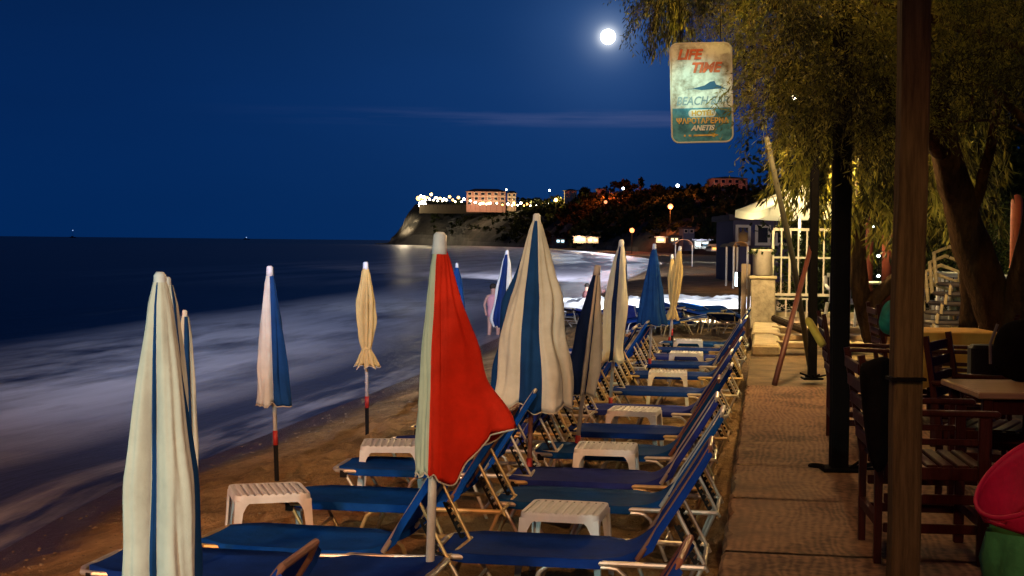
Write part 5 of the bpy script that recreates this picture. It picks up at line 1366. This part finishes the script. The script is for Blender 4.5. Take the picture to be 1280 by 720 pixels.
for i in range(3000):
    px = rnd.uniform(812, 1330); lo = interp(lowb, px)
    py = rnd.uniform(-150, lo)
    if px < 925 and rnd.random() < .35: continue
    if px > 1150 and py > 20 and rnd.random() < .45: continue
    d = rnd.uniform(8.3, 13.2) if px > 930 else rnd.uniform(9.2, 11.5)
    if 790 < px < 965 and py > -60: d = rnd.uniform(11.2, 12.4)
    c = dep(px, py, d)-o_
    a = rnd.uniform(0, 6.28); dv = Vector((math.cos(a), math.sin(a), rnd.uniform(-.5, .4)))
    spray(m, c, dv, rnd.uniform(.35, .65), 83, .040, .0085, droop=rnd.uniform(.3, 1.4), spread=.60)
for i in range(34):   # thin hanging tips at the left edge
    px = rnd.uniform(815, 860); c = dep(px, rnd.uniform(-20, 12), rnd.uniform(10.5, 11))-o_
    spray(m, c, (rnd.uniform(-.5, .2), 0, -.7), rnd.uniform(.2, .45), 26, .07, .010, droop=2, spread=.2)
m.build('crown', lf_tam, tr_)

# second tree with twin stems farther back
o2 = dep(1092, 418, 19.5).xy.to_3d()+Vector((0, 0, DZ)); t2 = empty('tamarisk_tree', o2, 0, 'smaller twin stemmed tree between the black post and the wide brown post', 'tree')
o_ = o2
tpath([(1092, 425, 19.5), (1082, 395, 19.5), (1073, 350, 19.4), (1072, 290, 19.3), (1080, 200, 19)], [.14, .13, .12, .10, .07], 'trunk', par=t2)
tpath([(1092, 425, 19.5), (1089, 390, 19.4), (1095, 372, 19.3), (1115, 352, 19.2), (1150, 325, 19)], [.15, .13, .10, .085, .06], 'trunk', par=t2)
m = MB()
for i in range(420):
    px = rnd.uniform(985, 1230); py = rnd.uniform(60, 232)+(20 if px > 1060 else 0); c = dep(px, py, rnd.uniform(16.5, 20.5))-o_
    spray(m, c, (rnd.uniform(-1, 1), rnd.uniform(-1, 1), -.2), rnd.uniform(.5, .9), 34, .16, .03, droop=1.4, spread=.35)
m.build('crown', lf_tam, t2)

# bushes and dark trees closing the terrace
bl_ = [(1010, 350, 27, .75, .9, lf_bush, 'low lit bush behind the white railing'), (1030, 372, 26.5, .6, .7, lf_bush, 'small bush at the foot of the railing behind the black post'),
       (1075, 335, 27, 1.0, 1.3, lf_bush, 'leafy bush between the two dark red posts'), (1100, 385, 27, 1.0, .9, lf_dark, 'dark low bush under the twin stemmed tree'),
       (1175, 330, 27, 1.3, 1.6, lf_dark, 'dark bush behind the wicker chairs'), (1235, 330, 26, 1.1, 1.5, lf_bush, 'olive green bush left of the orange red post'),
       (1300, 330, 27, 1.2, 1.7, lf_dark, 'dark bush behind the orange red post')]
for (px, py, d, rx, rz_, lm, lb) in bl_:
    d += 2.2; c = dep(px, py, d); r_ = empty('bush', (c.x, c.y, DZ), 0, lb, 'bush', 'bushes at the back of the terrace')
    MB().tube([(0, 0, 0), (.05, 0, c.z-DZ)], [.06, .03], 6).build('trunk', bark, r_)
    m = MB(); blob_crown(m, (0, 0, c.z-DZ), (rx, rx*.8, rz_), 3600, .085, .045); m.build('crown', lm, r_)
for (px, py, d, rx, rz_, lb) in ((1078, 215, 33, 2.2, 2.0, 'dark tree behind the white parasol'), (1125, 200, 34, 3.2, 3.2, 'broad dark tree behind the two dark red posts'), (1215, 190, 33, 3.2, 3.4, 'broad dark tree behind the leaning trunk'), (1310, 180, 33, 3.2, 3.6, 'dark tree closing the right edge'), (1165, 90, 36, 4, 2.8, 'tallest dark tree crown behind the terrace')):
    c = dep(px, py, d); r_ = empty('broad_tree', (c.x, c.y, DZ), 0, lb, 'tree', 'dark trees behind the terrace')
    MB().tube([(0, 0, 0), (.1, 0, c.z-DZ)], [.2, .1], 8).build('trunk', bark, r_)
    m = MB(); blob_crown(m, (0, 0, c.z-DZ), (rx, rx*.8, rz_), 11000, .17, .09); m.build('crown', lf_dark, r_)

# small bulbs hung in the trees
for (px, py, d, r, bm, lb) in ((993, 122, 13.5, .022, bulbW, 'brightest small bulb glowing in the foliage right of the sign'), (1024, 121, 14, .014, bulbY, 'fainter small bulb just right of the brightest one'), (1092, 283, 18.5, .018, bulbC, 'uppermost tiny bulb by the twin stemmed tree'), (1098, 320, 18.5, .018, bulbC, 'middle tiny bulb by the twin stemmed tree'), (1098, 345, 18.5, .018, bulbC, 'lowest tiny bulb by the twin stemmed tree'), (1029, 265, 24, .05, bulbY, 'warm bulb between the two black posts above the railing')):
    c = dep(px, py, d); o = empty('bulb', c, 0, lb, 'bulb', 'small bulbs hung in the trees')
    sphere(MB(), (0, 0, 0), r).build('glass', bm, o, True)
    MB().tube([(0, 0, r*.8), (0, 0, r+.08), (.01, 0, r+.5)], .005, 5).build('wire', polem, o)
lamp('bulb_light', 'POINT', dep(1029, 262, 23.6), 60, (1, .72, .28), .06)
lamp('bush_light', 'POINT', dep(1080, 300, 24), 50, (1, .75, .25), .06)

# ---------------------------------------------------------------- bathers in the shallows
skin = mat('skin', (.45, .24, .18), .6); pinkc = mat('pink_cloth', (.60, .28, .30), .8); hair = mat('dark_hair', (.02, .012, .008), .8)
def person(px, pyf, pyt, label, seed=0, cloth=pinkc, face=0.0):
    q = at(px, pyf, SEA-.05); q.z -= .22; h = (pyf-pyt)/FPX*(q-CAM).length; k = h/1.7
    joints = {'pelvis': (0, 0, .95, .13), 'waist': (0, 0, 1.1, .115), 'chest': (0, 0, 1.3, .14), 'neck': (0, 0, 1.46, .055), 'head1': (0, -.01, 1.55, .08), 'head2': (0, -.01, 1.64, .085),
              'ls': (-.17, 0, 1.40, .055), 'le': (-.25, .03, 1.15, .04), 'lw': (-.24, -.08, .93, .03), 'lh': (-.24, -.12, .85, .03), 'rs': (.17, 0, 1.40, .055), 're': (.27, .0, 1.17, .04), 'rw': (.25, -.15, 1.0, .03), 'rh': (.25, -.2, .94, .03),
              'lp': (-.09, 0, .88, .09), 'lk': (-.11, -.03, .50, .06), 'la': (-.12, .02, .08, .04), 'lt': (-.13, -.12, .03, .035), 'rp': (.09, 0, .88, .09), 'rk': (.12, -.10, .50, .06), 'ra': (.14, .04, .08, .04), 'rt': (.15, -.10, .03, .035)}
    ed = [('pelvis', 'waist'), ('waist', 'chest'), ('chest', 'neck'), ('neck', 'head1'), ('head1', 'head2'), ('chest', 'ls'), ('ls', 'le'), ('le', 'lw'), ('lw', 'lh'), ('chest', 'rs'), ('rs', 're'), ('re', 'rw'), ('rw', 'rh'),
          ('pelvis', 'lp'), ('lp', 'lk'), ('lk', 'la'), ('la', 'lt'), ('pelvis', 'rp'), ('rp', 'rk'), ('rk', 'ra'), ('ra', 'rt')]
    nm = list(joints); me = bpy.data.meshes.new('person'); me.from_pydata([joints[n_][:3] for n_ in nm], [(nm.index(a), nm.index(b)) for a, b in ed], [])
    o = link('person', me, None, q); o.scale = (k, k, k); o.rotation_euler = (0, 0, face)
    me.materials.append(skin)
    sk = o.modifiers.new('skin', 'SKIN'); 
    if not me.skin_vertices: 
        bpy.context.view_layer.objects.active = o
    for i, n_ in enumerate(nm):
        me.skin_vertices[0].data[i].radius = (joints[n_][3], joints[n_][3]*(.8 if n_ in ('waist', 'chest', 'pelvis') else 1))
    me.skin_vertices[0].data[0].use_root = True
    sb = o.modifiers.new('sub', 'SUBSURF'); sb.levels = sb.render_levels = 2
    tag(o, label, 'person', 'bathers in the shallows')
    m = MB(); m.lathe([(.165, .82), (.16, .95), (.15, 1.1), (.175, 1.3), (.15, 1.40), (.07, 1.45)], n=16); c_ = m.build('shirt', cloth, o, True); c_.scale = (1.05, .85, 1)
    m = MB(); sphere(m, (0, .01, 1.655), .098); hh = m.build('hair', hair, o, True)
    return o
person(616, 421, 345, 'person in pale pink standing in the shallows beside the navy and cream parasol', face=R(30))
person(733, 402, 346, 'person in dull red wading behind the big centre parasol', cloth=mat('dull_red_cloth', (.25, .10, .10), .8), face=R(-40))
